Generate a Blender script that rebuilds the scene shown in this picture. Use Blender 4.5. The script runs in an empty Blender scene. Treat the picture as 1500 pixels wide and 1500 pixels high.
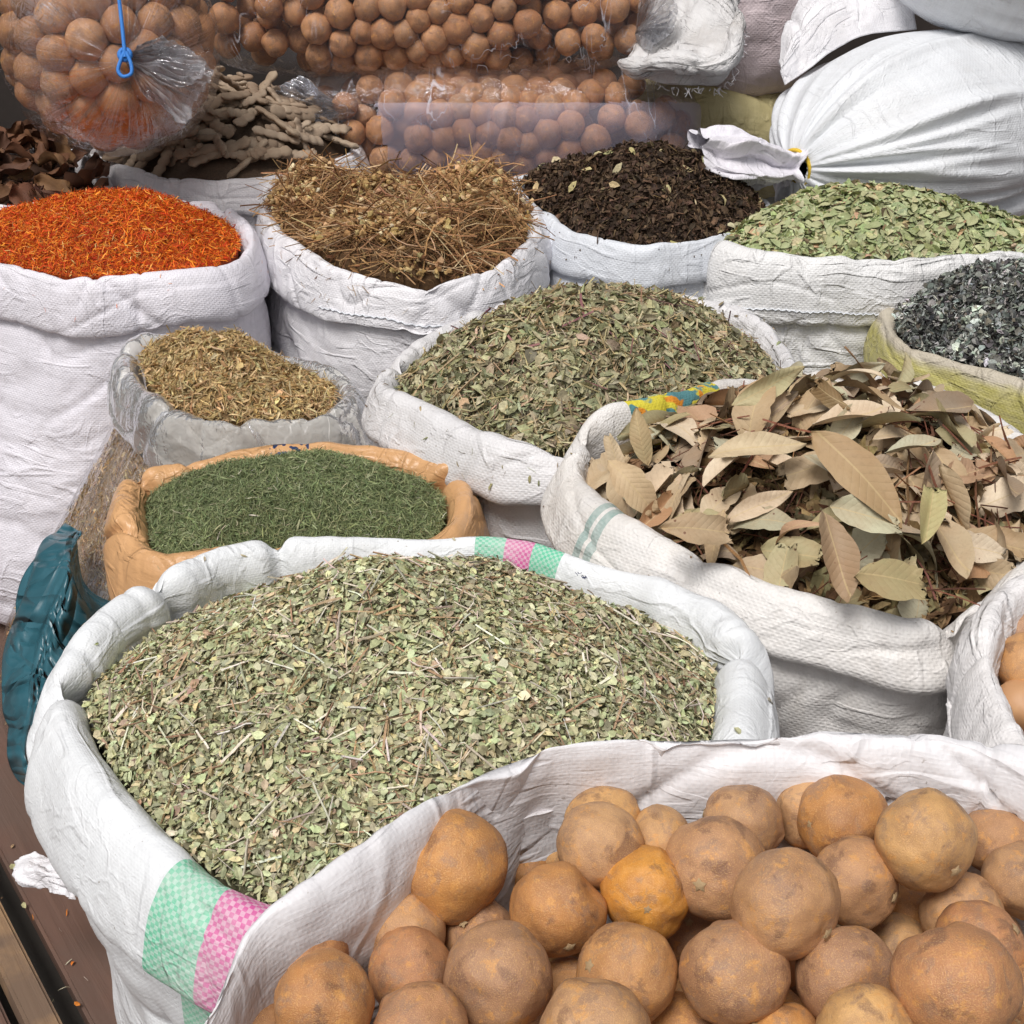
import bpy, math
import numpy as np
from mathutils import Vector
rng = np.random.default_rng(7)
sc = bpy.context.scene
COL = sc.collection
# ------------------------------------------------------------------ camera, sky, sun, exposure
CAMZ, PITCH, F = 1.2, math.radians(28), 1950.0
cd = bpy.data.cameras.new('camera'); cam = bpy.data.objects.new('camera', cd); COL.objects.link(cam)
cam.location = (0, 0, CAMZ); cam.rotation_euler = (math.radians(90)-PITCH, 0, 0)
cd.sensor_width = 36; cd.lens = 36*F/1500; cd.clip_start = .02; cd.clip_end = 500
sc.camera = cam
w = bpy.data.worlds.new("World"); sc.world = w; w.use_nodes = True
SUN_EL, SUN_AZ = math.radians(62), math.radians(-150)     # sun direction: behind the viewer, to the left
nt = w.node_tree; bg = nt.nodes['Background']
sky = nt.nodes.new('ShaderNodeTexSky'); sky.sky_type = 'NISHITA'; sky.sun_disc = False
sky.sun_elevation = SUN_EL; sky.sun_rotation = SUN_AZ; sky.air_density = 1.0; sky.dust_density = 6.0; sky.ozone_density = 1.0
hs = nt.nodes.new('ShaderNodeHueSaturation'); hs.inputs['Saturation'].default_value = .28
nt.links.new(sky.outputs[0], hs.inputs['Color']); nt.links.new(hs.outputs[0], bg.inputs[0]); bg.inputs[1].default_value = .09
sl = bpy.data.lights.new('sun', 'SUN'); sl.energy = 2.5; sl.angle = math.radians(24); sl.color = (1, .965, .93)
so = bpy.data.objects.new('sun', sl); COL.objects.link(so)
sd = Vector((math.sin(SUN_AZ)*math.cos(SUN_EL), math.cos(SUN_AZ)*math.cos(SUN_EL), math.sin(SUN_EL)))
so.rotation_euler = sd.to_track_quat('Z', 'Y').to_euler(); so.location = (0, 0, 5)
sc.view_settings.view_transform = 'Standard'; sc.view_settings.look = 'None'
sc.view_settings.exposure = -0.10; sc.view_settings.gamma = 1
sc.render.engine = 'CYCLES'
sc.cycles.transparent_max_bounces = 24
sc.cycles.max_bounces = 8; sc.cycles.diffuse_bounces = 5

# ------------------------------------------------------------------ pixel -> place
FW = np.array([0, math.cos(PITCH), -math.sin(PITCH)]); UP = np.array([0, math.sin(PITCH), math.cos(PITCH)]); RT = np.array([1., 0, 0])
CP = np.array([0, 0, CAMZ])
def ray(px, py): return FW + (px-750)/F*RT - (py-750)/F*UP
def P(px, py, z):
    r = ray(px, py); return CP + r*((z-CAMZ)/r[2])
def Q(px, py, d): return CP + ray(px, py)*d
def proj(p):
    q = p-CP; d = q@FW
    return np.stack([750+F*(q@RT)/d, 750-F*(q@UP)/d], -1)

# ------------------------------------------------------------------ noise
def _h(ix, iy, iz, s):
    n = (ix*374761393 + iy*668265263 + iz*1274126177 + s*362437)
    n = n & 0xffffffff; n = ((n ^ (n >> 13))*1274126177) & 0xffffffff; n = (n ^ (n >> 16)) & 0xffffffff
    return n/2147483647.5-1
def vn(p, s=0):
    p = np.asarray(p, float); i = np.floor(p).astype(np.int64); f = p-i; f = f*f*f*(f*(f*6-15)+10)
    x, y, z = i[..., 0], i[..., 1], i[..., 2]; fx, fy, fz = f[..., 0], f[..., 1], f[..., 2]
    r = 0
    for a in (0, 1):
        for b in (0, 1):
            for c in (0, 1):
                r = r + _h(x+a, y+b, z+c, s)*(fx if a else 1-fx)*(fy if b else 1-fy)*(fz if c else 1-fz)
    return r
def fbm(p, s=0, o=3):
    r = 0; a = 1.; t = 0
    p = np.asarray(p, float)
    for k in range(o): r = r+a*vn(p*2**k+k*17.3, s+k); t += a; a *= .5
    return r/t
def ridge(p, s=0, o=2, k=3.): return np.exp(-np.abs(fbm(p, s, o))*k*2)     # thin bright creases
def gs(a, s):
    k = int(max(1, s*3)); x = np.arange(-k, k+1); g = np.exp(-x*x/(2*s*s)); g /= g.sum()
    out = np.zeros_like(a)
    for i, wv in zip(x, g): out += wv*np.roll(a, i, 0)
    return out
def nrm(a): return a/np.maximum(np.linalg.norm(a, axis=-1, keepdims=True), 1e-9)

# ------------------------------------------------------------------ mesh + object helpers
def mk(name, V, Fc, uv=None, col=None, smooth=True):
    V = np.asarray(V, np.float32).reshape(-1, 3); Fc = np.asarray(Fc, np.int32); k = Fc.shape[1]
    me = bpy.data.meshes.new(name)
    me.vertices.add(len(V)); me.vertices.foreach_set('co', V.ravel())
    me.loops.add(Fc.size); me.loops.foreach_set('vertex_index', Fc.ravel())
    me.polygons.add(len(Fc)); me.polygons.foreach_set('loop_start', np.arange(0, Fc.size, k, dtype=np.int32))
    me.polygons.foreach_set('loop_total', np.full(len(Fc), k, np.int32))
    me.polygons.foreach_set('use_smooth', np.full(len(Fc), smooth))
    if uv is not None:
        l = me.uv_layers.new(name='UVMap'); l.data.foreach_set('uv', np.asarray(uv, np.float32)[Fc.ravel()].ravel())
    if col is not None:
        c = me.color_attributes.new('Col', 'FLOAT_COLOR', 'POINT')
        c4 = np.ones((len(V), 4), np.float32); c4[:, :3] = col; c.data.foreach_set('color', c4.ravel())
    me.update(calc_edges=True); me.validate()
    return me
def grid_faces(m, n, wrap=True):
    j = np.arange(m-1)[:, None]; i = np.arange(n if wrap else n-1)[None]
    a = j*n+i; b = j*n+(i+1) % n
    return np.stack([a, b, b+n, a+n], -1).reshape(-1, 4)
def ob(name, me, mat=None, parent=None, label=None, cat=None, group=None, kind=None, loc=None):
    o = bpy.data.objects.new(name, me); COL.objects.link(o)
    if mat is not None and me is not None and not me.materials: me.materials.append(mat)
    if parent: o.parent = parent
    if label: o['label'] = label
    if cat: o['category'] = cat
    if group: o['group'] = group
    if kind: o['kind'] = kind
    if loc is not None: o.location = loc
    return o
def empty(name, loc, label, cat, group=None):
    return ob(name, None, None, None, label, cat, group, None, Vector(loc))
def child(name, V, Fc, mat, root, **k):
    """a mesh part given in world coordinates under a root that only has a location"""
    V = np.asarray(V, float).reshape(-1, 3)-np.array(root.location)
    return ob(name, mk(name, V, Fc, k.get('uv'), k.get('col')), mat, root, label=k.get('label'), kind=k.get('kind'))
def tube(pts, r, n=8):
    pts = np.asarray(pts, float); m = len(pts); T = nrm(np.gradient(pts, axis=0)); r = np.broadcast_to(r, m)
    u = np.cross(T[0], [0, 0, 1.]);
    if np.linalg.norm(u) < .1: u = np.cross(T[0], [1., 0, 0])
    V = []
    for k in range(m):
        u = nrm(u-T[k]*(u@T[k])); v = np.cross(T[k], u); a = np.arange(n)*2*math.pi/n
        V.append(pts[k]+r[k]*(np.cos(a)[:, None]*u+np.sin(a)[:, None]*v))
    return np.concatenate(V), grid_faces(m, n)
def smoothpath(pts, n, closed=False):
    pts = np.asarray(pts, float); m = len(pts)
    if closed: ext = np.concatenate([pts[-1:], pts, pts[:2]]); segs = m
    else: ext = np.concatenate([2*pts[:1]-pts[1:2], pts, 2*pts[-1:]-pts[-2:-1]]); segs = m-1
    t = np.linspace(0, 1, 40, endpoint=False)[:, None]; out = []
    for k in range(segs):
        a, b, c, d = ext[k], ext[k+1], ext[k+2], ext[k+3]
        out.append(.5*(2*b+(c-a)*t+(2*a-5*b+4*c-d)*t*t+(3*b-a-3*c+d)*t**3))
    out = np.concatenate(out)
    if closed: out = np.concatenate([out, out[:1]])
    else: out = np.concatenate([out, pts[-1:]])
    L = np.concatenate([[0], np.cumsum(np.linalg.norm(np.diff(out, axis=0), axis=1))])
    s = np.linspace(0, L[-1], n, endpoint=not closed)
    return np.stack([np.interp(s, L, out[:, k]) for k in range(pts.shape[1])], -1), L[-1]

# ------------------------------------------------------------------ materials
class N:
    def __init__(s, name):
        s.m = bpy.data.materials.new(name); s.m.use_nodes = True; s.t = s.m.node_tree; s.b = s.t.nodes['Principled BSDF']
        s.out = s.t.nodes['Material Output']
    def n(s, typ, inp={}, **kw):
        x = s.t.nodes.new(typ)
        for k, v in kw.items(): setattr(x, k, v)
        for k, v in inp.items(): s.set(x.inputs[k], v)
        return x
    def set(s, sock, v):
        if hasattr(v, 'is_output') or isinstance(v, bpy.types.NodeSocket): s.t.links.new(v, sock)
        elif isinstance(v, (tuple, list)) and len(v) == 3 and sock.type == 'RGBA': sock.default_value = (*v, 1)
        else: sock.default_value = v
    def math(s, op, a, b=0., c=None, clamp=False):
        x = s.n('ShaderNodeMath', {0: a, 1: b}, operation=op, use_clamp=clamp)
        if c is not None: s.set(x.inputs[2], c)
        return x.outputs[0]
    def mix(s, f, a, b, bt='MIX'):
        x = s.n('ShaderNodeMix', data_type='RGBA', blend_type=bt); s.set(x.inputs[0], f); s.set(x.inputs[6], a); s.set(x.inputs[7], b); return x.outputs[2]
    def noise(s, vec, scale, det=3, rough=.55, dist=0): 
        x = s.n('ShaderNodeTexNoise', {'Scale': scale, 'Detail': det, 'Roughness': rough, 'Distortion': dist}); 
        if vec is not None: s.set(x.inputs['Vector'], vec)
        return x.outputs[0]
    def ramp(s, v, a, b): return s.n('ShaderNodeMapRange', {0: v, 1: a, 2: b}).outputs[0]
    def mapv(s, vec, scale, loc=(0, 0, 0)): return s.n('ShaderNodeMapping', {'Vector': vec, 'Scale': scale, 'Location': loc}).outputs[0]
    def bump(s, h, st, d, nin=None):
        x = s.n('ShaderNodeBump', {'Height': h, 'Strength': st, 'Distance': d})
        if nin is not None: s.set(x.inputs['Normal'], nin)
        return x.outputs[0]
def band(N_, x, a, b): return N_.math('MULTIPLY', N_.math('GREATER_THAN', x, a), N_.math('LESS_THAN', x, b))

def cloth_mat(name, base=(.74, .74, .76), tape=.0026, stripes=(), weave=.6, dirt=.25, dirtcol=(.42, .36, .30), special=None, rough=.5, wrinkle=.7, coarse=False):
    q = N(name); tc = q.n('ShaderNodeTexCoord'); uv = tc.outputs['UV']; obj = tc.outputs['Object']
    sep = q.n('ShaderNodeSeparateXYZ', {0: uv}); u, v = sep.outputs[0], sep.outputs[1]
    # warped weave coordinates
    wu = q.math('ADD', q.math('DIVIDE', u, tape), q.math('MULTIPLY', q.noise(uv, 25, 2), 1.2))
    wv = q.math('ADD', q.math('DIVIDE', v, tape), q.math('MULTIPLY', q.noise(q.mapv(uv, (1, 1, 1), (3, 5, 0)), 25, 2), 1.2))
    su = q.math('SINE', q.math('MULTIPLY', wu, math.pi)); sv = q.math('SINE', q.math('MULTIPLY', wv, math.pi))
    chk = q.math('MULTIPLY', su, sv)                              # over/under checks of the tapes
    wav = q.math('ADD', q.math('MULTIPLY', q.math('ABSOLUTE', su), .5), q.math('MULTIPLY', q.math('ABSOLUTE', sv), .5))
    hh = q.math('ADD', q.math('MULTIPLY', chk, .5), wav)
    # colour
    c = q.mix(q.ramp(q.noise(obj, 9, 4), .42, .7), base, tuple(x*.9 for x in base))
    tapes = q.noise(q.mapv(uv, (1/tape*.5, 6, 1)), 1, 1); tapes2 = q.noise(q.mapv(uv, (6, 1/tape*.5, 1)), 1, 1)
    c = q.mix(q.math('MULTIPLY', q.ramp(q.math('ADD', tapes, tapes2), .8, 1.25), .35), c, tuple(min(1, x*1.12) for x in base))
    c = q.mix(q.math('MULTIPLY', q.ramp(hh, .35, -.2), .22*weave), c, (.35, .34, .36))
    d1 = q.ramp(q.noise(obj, 6, 6, .65), .52, .72)
    c = q.mix(q.math('MULTIPLY', d1, dirt), c, dirtcol)
    d2 = q.ramp(q.noise(q.mapv(uv, (30, 9, 1)), 1, 5, .7), .5, .75); c = q.mix(q.math('MULTIPLY', d2, dirt*.6+.05), c, tuple(x*.75 for x in dirtcol))
    sp = q.ramp(q.noise(obj, 260, 2, .6), .69, .74); sp = q.math('MULTIPLY', sp, q.ramp(q.noise(obj, 14, 2), .45, .6))
    c = q.mix(q.math('MULTIPLY', sp, .55), c, (.2, .15, .1))
    hard = q.math('GREATER_THAN', chk, 0)
    for st in stripes:                       # (u0,u1,colour,v0,v1,check_tape)
        m = band(q, u, st[0], st[1])
        if len(st) > 3 and st[3] is not None: m = q.math('MULTIPLY', m, band(q, v, st[3], st[4]))
        ck = st[5] if len(st) > 5 else True
        if ck:
            tt = st[5] if not isinstance(st[5], bool) else tape
            s2 = q.math('MULTIPLY', q.math('SINE', q.math('MULTIPLY', u, math.pi/tt)), q.math('SINE', q.math('MULTIPLY', v, math.pi/tt)))
            pale = tuple(.62*a+.3 for a in st[2])
            cc = q.mix(q.ramp(s2, -.06, .06), pale, st[2])
        else: cc = q.mix(q.math('MULTIPLY', q.noise(obj, 180, 2), .5), st[2], base)
        c = q.mix(m, c, q.mix(q.math('MULTIPLY', q.ramp(q.noise(obj, 22, 5, .7), .35, .7), .5), cc, (.62, .60, .58)))
    if special: c = special(q, c, u, v, uv, obj)
    q.set(q.b.inputs['Base Color'], c)
    q.set(q.b.inputs['Roughness'], rough); q.b.inputs['Specular IOR Level'].default_value = .45
    # relief: woven tapes, fine creases both ways, soft crumple
    cr = q.noise(q.mapv(uv, (18, 70, 1)), 1, 4, .6, .8); cr2 = q.noise(q.mapv(uv, (60, 14, 1), (7, 1, 0)), 1, 4, .6, 1.0)
    cr3 = q.math('ABSOLUTE', q.math('SUBTRACT', q.noise(obj, 22, 3, .5, .6), .5))
    n1 = q.bump(q.math('ADD', q.math('MULTIPLY', cr, 1.), q.math('MULTIPLY', cr2, .7)), wrinkle*.55, .0035)
    n2 = q.bump(cr3, wrinkle*.35, .006, n1)
    def crease(sc_, loc, lo):
        nz = q.noise(q.mapv(uv, sc_, loc), 1, 2, .5, .5); l = q.n('ShaderNodeMapRange', {0: q.math('ABSOLUTE', q.math('SUBTRACT', nz, .5)), 1: 0., 2: lo}, interpolation_type='SMOOTHSTEP').outputs[0]
        k = q.ramp(q.noise(q.mapv(uv, (7, 9, 1), loc), 1, 2), .48, .6); return q.math('MAXIMUM', l, q.math('SUBTRACT', 1., k))
    n2 = q.bump(crease((5, 26, 1), (2, 7, 0), .05), wrinkle*.8, .0035, n2)
    n2 = q.bump(crease((16, 7, 1), (9, 3, 0), .045), wrinkle*.7, .003, n2)
    n2 = q.bump(crease((30, 40, 1), (4, 1, 0), .07), wrinkle*.6, .0018, n2)
    n3 = q.bump(hh, weave*.5, .0006 if not coarse else .0012, n2)
    q.set(q.b.inputs['Normal'], n3)
    return q.m
def film_mat(name, tint=(.9, .93, 1), haze=.08, gloss=.35, bumps=1., scale=(1, 1, 1), rough=.1, dens=1., painted_glint=.6):
    q = N(name); q.t.nodes.remove(q.b); tc = q.n('ShaderNodeTexCoord'); uv = tc.outputs['UV']; obj = tc.outputs['Object']
    a = q.noise(q.mapv(uv, scale), 30, 4, .6, 1.2); b = q.noise(obj, 45, 3, .5, .5)
    nn = q.bump(a, bumps, .010); nn = q.bump(q.math('ABSOLUTE', q.math('SUBTRACT', b, .5)), bumps*.4, .012, nn)
    tr = q.n('ShaderNodeBsdfTransparent', {'Color': (.93, .92, .91)}); gl = q.n('ShaderNodeBsdfGlossy', {'Color': (.95, .96, 1), 'Roughness': rough, 'Normal': nn})
    df = q.n('ShaderNodeBsdfDiffuse', {'Color': tint, 'Normal': nn}); tl = q.n('ShaderNodeBsdfTranslucent', {'Color': tint})
    dd = q.n('ShaderNodeMixShader', {0: .22, 1: df.outputs[0], 2: tl.outputs[0]})
    fr = q.n('ShaderNodeLayerWeight', {'Blend': .25, 'Normal': nn})
    fac = q.math('MULTIPLY', fr.outputs['Fresnel'], gloss*2, clamp=True)
    hz = q.math('MULTIPLY', q.math('ADD', q.math('MULTIPLY', q.ramp(a, .3, .7), .7), .65), haze, clamp=True)
    hz = q.math('ADD', hz, q.math('MULTIPLY', q.n('ShaderNodeLayerWeight', {'Blend': .3}).outputs['Facing'], haze*.6), clamp=True)
    def glint_lines(sc2, loc, wd_):
        z_ = q.noise(q.mapv(uv, sc2, loc), 1, 2, .5, .9); l_ = q.ramp(q.math('ABSOLUTE', q.math('SUBTRACT', z_, .5)), wd_, 0.)
        return q.math('MULTIPLY', l_, q.ramp(q.noise(q.mapv(uv, (9*scale[0]+3, 9*scale[1]+3, 1), loc), 1, 2), .56, .66))
    hz = q.math('ADD', hz, q.math('MULTIPLY', q.math('MAXIMUM', glint_lines((34*scale[0], 30*scale[1], 1), (1, 4, 0), .012), glint_lines((60*scale[0], 80*scale[1], 1), (8, 2, 0), .018)), painted_glint), clamp=True)  # thin pale streaks painted into the film as crease highlights
    m1 = q.n('ShaderNodeMixShader', {0: hz, 1: tr.outputs[0], 2: dd.outputs[0]})
    m2 = q.n('ShaderNodeMixShader', {0: fac, 1: m1.outputs[0], 2: gl.outputs[0]})
    q.set(q.out.inputs[0], m2.outputs[0]); return q.m
def bits_mat(name, rough=.75, var=.25, trans=.0, bscale=300):
    q = N(name); at = q.n('ShaderNodeAttribute', attribute_name='Col'); tc = q.n('ShaderNodeTexCoord')
    nz = q.noise(tc.outputs['Object'], bscale, 3)
    c = q.mix(q.ramp(nz, .3, .7), q.mix(1, at.outputs[0], (1-var,)*3, 'MULTIPLY'), q.mix(1, at.outputs[0], (1+var,)*3, 'MULTIPLY'))
    q.set(q.b.inputs['Base Color'], c); q.b.inputs['Roughness'].default_value = rough; q.b.inputs['Specular IOR Level'].default_value = .25
    q.set(q.b.inputs['Normal'], q.bump(nz, .5, .0015)); return q.m
def rand_mat(name, cols, spot=None, rough=.6, scale=30, pores=0, bumpd=.002, var=.5, vein=False, dust=None, spec=.3, byobj=False, fine=700.):
    q = N(name); oi = q.n('ShaderNodeObjectInfo'); tc = q.n('ShaderNodeTexCoord'); obj = tc.outputs['Object']
    ra = q.n('ShaderNodeValToRGB', {0: oi.outputs['Random']}); e = ra.color_ramp.elements
    while len(e) < len(cols): e.new(.5)
    for k, c in enumerate(cols): e[k].position = k/max(1, len(cols)-1); e[k].color = (*c, 1)
    base0 = oi.outputs['Color'] if byobj else ra.outputs[0]
    off = q.n('ShaderNodeVectorMath', {0: obj, 1: q.n('ShaderNodeCombineXYZ', {0: q.math('MULTIPLY', oi.outputs['Random'], 37.), 1: q.math('MULTIPLY', oi.outputs['Random'], 91.)}).outputs[0]}, operation='ADD').outputs[0]
    n1 = q.noise(off, scale, 5, .6); n2 = q.noise(off, scale*2.7, 4, .6, .5)
    c = q.mix(q.math('MULTIPLY', q.ramp(n1, .35, .68), var), base0, spot or cols[0])
    if dust: c = q.mix(q.math('MULTIPLY', q.ramp(n2, .45, .7), .5), c, dust)
    if pores:
        n4 = q.noise(off, scale*1.1, 6, .7, .8); c = q.mix(q.math('MULTIPLY', q.ramp(n4, .52, .60), .5), c, (.27, .17, .125)); n5 = q.noise(off, scale*2.2, 5, .7, .3)
        c = q.mix(q.math('MULTIPLY', q.ramp(n5, .56, .64), .6), c, (.66, .32, .09)); n6 = q.noise(off, scale*.9, 4, .6, .4); c = q.mix(q.math('MULTIPLY', q.ramp(n6, .57, .64), .6), c, (.17, .085, .055))
    f = q.noise(off, fine, 2, .6); c = q.mix(q.math('MULTIPLY', q.ramp(f, .5, .68), .30 if pores else .10), c, (.88, .56, .22) if pores else (.1, .06, .03))
    q.set(q.b.inputs['Base Color'], c); q.b.inputs['Roughness'].default_value = rough; q.b.inputs['Specular IOR Level'].default_value = spec+(.15 if pores else 0)
    h = n2
    nn = q.bump(q.noise(off, scale*1.2, 2, .4) if pores else h, .5, bumpd)
    if pores: nn = q.bump(q.noise(off, fine, 2, .5), pores, .0008, nn)
    if vein:
        sep = q.n('ShaderNodeSeparateXYZ', {0: obj})
        g = q.math('ADD', q.math('MULTIPLY', sep.outputs[0], 38.), q.math('MULTIPLY', q.math('ABSOLUTE', sep.outputs[1]), -34.))
        vv = q.math('ABSOLUTE', q.math('SINE', g)); nn = q.bump(q.math('POWER', vv, .3), .35, .0012, nn)
        mr = q.math('LESS_THAN', q.math('ABSOLUTE', sep.outputs[1]), .007)
        c2 = q.mix(q.math('MULTIPLY', mr, .5), c, (.55, .42, .22)); 
        c2 = q.mix(q.math('MULTIPLY', q.ramp(vv, .12, .0), .18), c2, (.6, .48, .3))
        vo = q.n('ShaderNodeTexVoronoi', {'Vector': off, 'Scale': 7.}); ss = q.ramp(vo.outputs[0], .13, .08)
        ss = q.math('MULTIPLY', ss, q.math('GREATER_THAN', q.noise(off, 2.2, 1), .56))
        c2 = q.mix(q.math('MULTIPLY', ss, .8), c2, (.12, .04, .02)); q.set(q.b.inputs['Base Color'], c2)
    q.set(q.b.inputs['Normal'], nn); return q.m

WHITE = (.76, .76, .78)
M = {}
M['wood'] = None
M['bits'] = bits_mat('dry_bits'); M['bits_fine'] = bits_mat('fine_bits', .7, .15)
LIMEC = [(.46, .20, .075), (.60, .28, .08), (.40, .23, .14), (.66, .38, .15), (.50, .22, .10), (.58, .34, .17), (.52, .28, .14), (.62, .28, .075)]
M['lime'] = rand_mat('dried_lime_skin', LIMEC, spot=(.25, .125, .075), scale=1.5, pores=.5, bumpd=.004, var=.6, rough=.52, fine=38.)
M['lime_y'] = rand_mat('orange_lime_skin', [(.68, .30, .05)]*2, spot=(.42, .17, .05), scale=1.8, pores=.5, bumpd=.004, var=.8, rough=.45, fine=38.)
M['lime_b'] = rand_mat('bagged_lime_skin', [(.50, .23, .11), (.60, .31, .16), (.38, .16, .075), (.55, .27, .13), (.44, .25, .15)], spot=(.22, .10, .055), scale=1.2, pores=.2, var=.7, rough=.6, fine=30.)
M['stem_end'] = rand_mat('lime_stem_end', [(.5, .36, .2), (.42, .28, .15)], scale=20)
M['bay'] = rand_mat('bay_leaf', [(.45, .34, .17), (.37, .30, .14), (.44, .28, .14), (.32, .31, .17), (.47, .38, .22), (.36, .20, .09), (.43, .40, .23), (.40, .31, .16)],
                    spot=(.34, .20, .10), scale=2.2, rough=.6, vein=True, var=.45, bumpd=.0012, byobj=True, fine=30.)
M['pod'] = rand_mat('pod_skin', [(.37, .285, .20), (.44, .35, .26), (.29, .21, .145), (.38, .29, .21)], spot=(.22, .14, .09), scale=3.5, rough=.75, fine=40.)
M['brownleaf'] = rand_mat('brown_leaf', [(.13, .05, .025), (.20, .09, .04), (.09, .04, .025), (.26, .14, .06)], spot=(.07, .03, .02), scale=3., rough=.7, fine=30.)
M['senna'] = rand_mat('green_leaf', [(.34, .39, .19), (.43, .47, .27), (.47, .46, .26), (.30, .35, .17), (.52, .47, .28)], spot=(.33, .35, .17), scale=2.5, rough=.65, fine=30.)
M['string_blue'] = rand_mat('blue_string', [(.05, .25, .72)]*2, scale=200, rough=.4, spot=(.03, .18, .6))
M['tie_yellow'] = rand_mat('yellow_tie', [(.75, .52, .05)]*2, scale=90, rough=.45, spot=(.6, .38, .04))

# ------------------------------------------------------------------ sacks
def zone(p, x0, x1, y0, y1):
    q = proj(p[None])[0]; fx = (q[0]-x0)/(x1-x0); fy = (q[1]-y0)/(y1-y0)
    return ('left' if fx < .33 else 'middle' if fx < .66 else 'right'), ('back' if fy < .33 else 'centre' if fy < .66 else 'front')
class Ring: pass
def make_ring(px, z, NN=384, smooth=2.2):
    pts = []
    for p in px:
        zz = p[2] if len(p) > 2 else z
        pts.append(P(p[0], p[1], zz))
    pts = np.array(pts)
    x, y = pts[:, 0], pts[:, 1]
    if np.sum(x*np.roll(y, -1)-np.roll(x, -1)*y) < 0: pts = pts[::-1]
    r, L = smoothpath(pts, NN, True); r = gs(r, smooth)
    R = Ring(); R.p = r; R.L = L; R.N = NN
    t = np.roll(r, -1, 0)-np.roll(r, 1, 0); t = nrm(t[:, :2]); n = np.stack([t[:, 1], -t[:, 0]], -1)
    R.n = nrm(gs(n, NN/45)); R.c = r.mean(0); R.s = np.arange(NN)/NN*L; R.z = z
    return R
def u_at(R, px, py, z=None):
    p = P(px, py, R.z if z is None else z)
    return R.s[np.argmin(np.linalg.norm(R.p[:, :2]-p[:2], axis=1))]
def sack(name, label, R, mat, rw=.016, out=.03, drop=.065, inner=.07, bulge=.03, base=.92, pinches=(), seed=0, folds=1., bodyfold=1., base_shift=(0, 0), lipz=.006,
         group=None, cat='sack', rimmat=None, dropvar=.25, outvar=.25, bodypull=.3, floor=0., rimname='rolled_rim', open_flat=False, bodydiag=0., ys=None):
    NN = R.N; th = R.s/R.L*2*math.pi; cyc = np.stack([np.cos(th), np.sin(th)], -1)
    def cn(k, s, z=0.): return fbm(np.concatenate([cyc*k, np.full((NN, 1), z)], -1), s, 3)
    so = 1+outvar*cn(2.2, seed); sdp = 1+dropvar*cn(1.8, seed+5)
    if ys is not None: so = so*np.interp(R.p[:, 1], [ys[0], ys[1]], [ys[2], ys[3]]); sdp = sdp*np.interp(R.p[:, 1], [ys[0], ys[1]], [1., ys[3]+.1])
    lz = lipz*cn(3.5, seed+9)
    prof = np.array([(-rw, -inner), (-rw*1.05, -.05), (-rw, -.022), (-rw*.66, -.007), (-rw*.2, -.0008), (out*.15, -.0012), (out*.45, -.009), (out*.78, -.028),
                     (out*.98, -.030-(drop-.030)*.5), (out*1.04, -drop+.006), (out*.88, -drop-.003), (out*.5, -drop+.001), (out*.30, -drop+.004)], float)
    pr, pl = smoothpath(prof, 56)
    rows = []; vs = []
    for k in range(len(pr)):
        o, dz = pr[k]
        oo = o*np.where(o > 0, so, 1); dd = dz*np.where(dz < -.02, sdp, 1) if o > 0 else np.full(NN, dz)
        q = R.p.copy(); q[:, :2] += R.n*oo[:, None] if not np.isscalar(oo) else R.n*oo; q[:, 2] += dd+lz
        rows.append(q); vs.append(pl*k/(len(pr)-1))
    kr = len(rows)
    top = rows[-1]
    cen = R.p.mean(0)[:2]; d = R.p[:, :2]-cen
    rad = np.linalg.norm(d, axis=1); a = math.atan2(1, 1)
    # base outline: a smoothed version of the mouth outline
    bs = gs(R.p[:, :2], NN/16); bc = bs.mean(0); bs = bc+(bs-bc)*base+np.array(base_shift)
    nb = 70; H = top[:, 2]-floor
    for k in range(1, nb+1):
        t = k/nb
        w_ = t*t*(3-2*t)
        xy = top[:, :2]*(1-w_)+bs*w_ + R.n*(bulge*math.sin(math.pi*min(1, t*1.06))**.8 if t < .94 else bulge*max(0, math.sin(math.pi*min(1, t*1.06)))**.8)
        if t > .93: xy = bc+np.array(base_shift)+(xy-bc-np.array(base_shift))*(1-.25*((t-.93)/.07)**2)
        z = top[:, 2]-H*t
        rows.append(np.concatenate([xy, z[:, None]], 1)); vs.append(pl+k/nb*H.mean())
    G = np.array(rows); m = len(G); vs = np.array(vs)
    # surface normals from the grid
    du = np.roll(G, -1, 1)-np.roll(G, 1, 1); dv = np.gradient(G, axis=0); nn = nrm(np.cross(du, dv)); nn *= np.sign(np.sum(nn[kr+20, :, :2]*R.n)) 
    V3 = lambda ku, kv, sh=0.: np.concatenate([np.broadcast_to(cyc*ku, (m, NN, 2)), np.broadcast_to((vs*kv)[:, None, None], (m, NN, 1))+sh*np.broadcast_to(np.sin(th*3+seed)[None, :, None], (m, NN, 1))], -1)
    isrim = (np.arange(m) < kr)[:, None]
    vv = vs[:, None]
    lip = np.clip((vv-pl*.12)/(pl*.25), 0, 1)*1.0
    msk = lambda ku, kv, sd: np.clip(vn(V3(ku, kv), sd)*2.2+.35, 0, 1)
    rimw = .0055*vn(V3(2.2, 9), seed+1)+.0016*fbm(V3(6, 24), seed+3, 2)-.0042*ridge(V3(1.1, 24, .9), seed+2, 1, 6)*lip*msk(1.3, 6, seed+31)-.0045*ridge(V3(3.2, 7, 1.3), seed+21, 1, 8)*msk(2.1, 5, seed+33)+.0006*fbm(V3(20, 60), seed+34, 2)
    bodyw = .012*vn(V3(1.6, 5), seed+4)+.004*fbm(V3(4, 14), seed+44, 2)-.009*ridge(V3(1.0, 13, .8+bodydiag), seed+6, 1, 5)*msk(1.2, 5, seed+35)-.006*ridge(V3(1.8, 24, 1.6), seed+7, 2, 5)*msk(1.6, 6, seed+36)+.0008*fbm(V3(14, 50), seed+8, 2)
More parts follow.
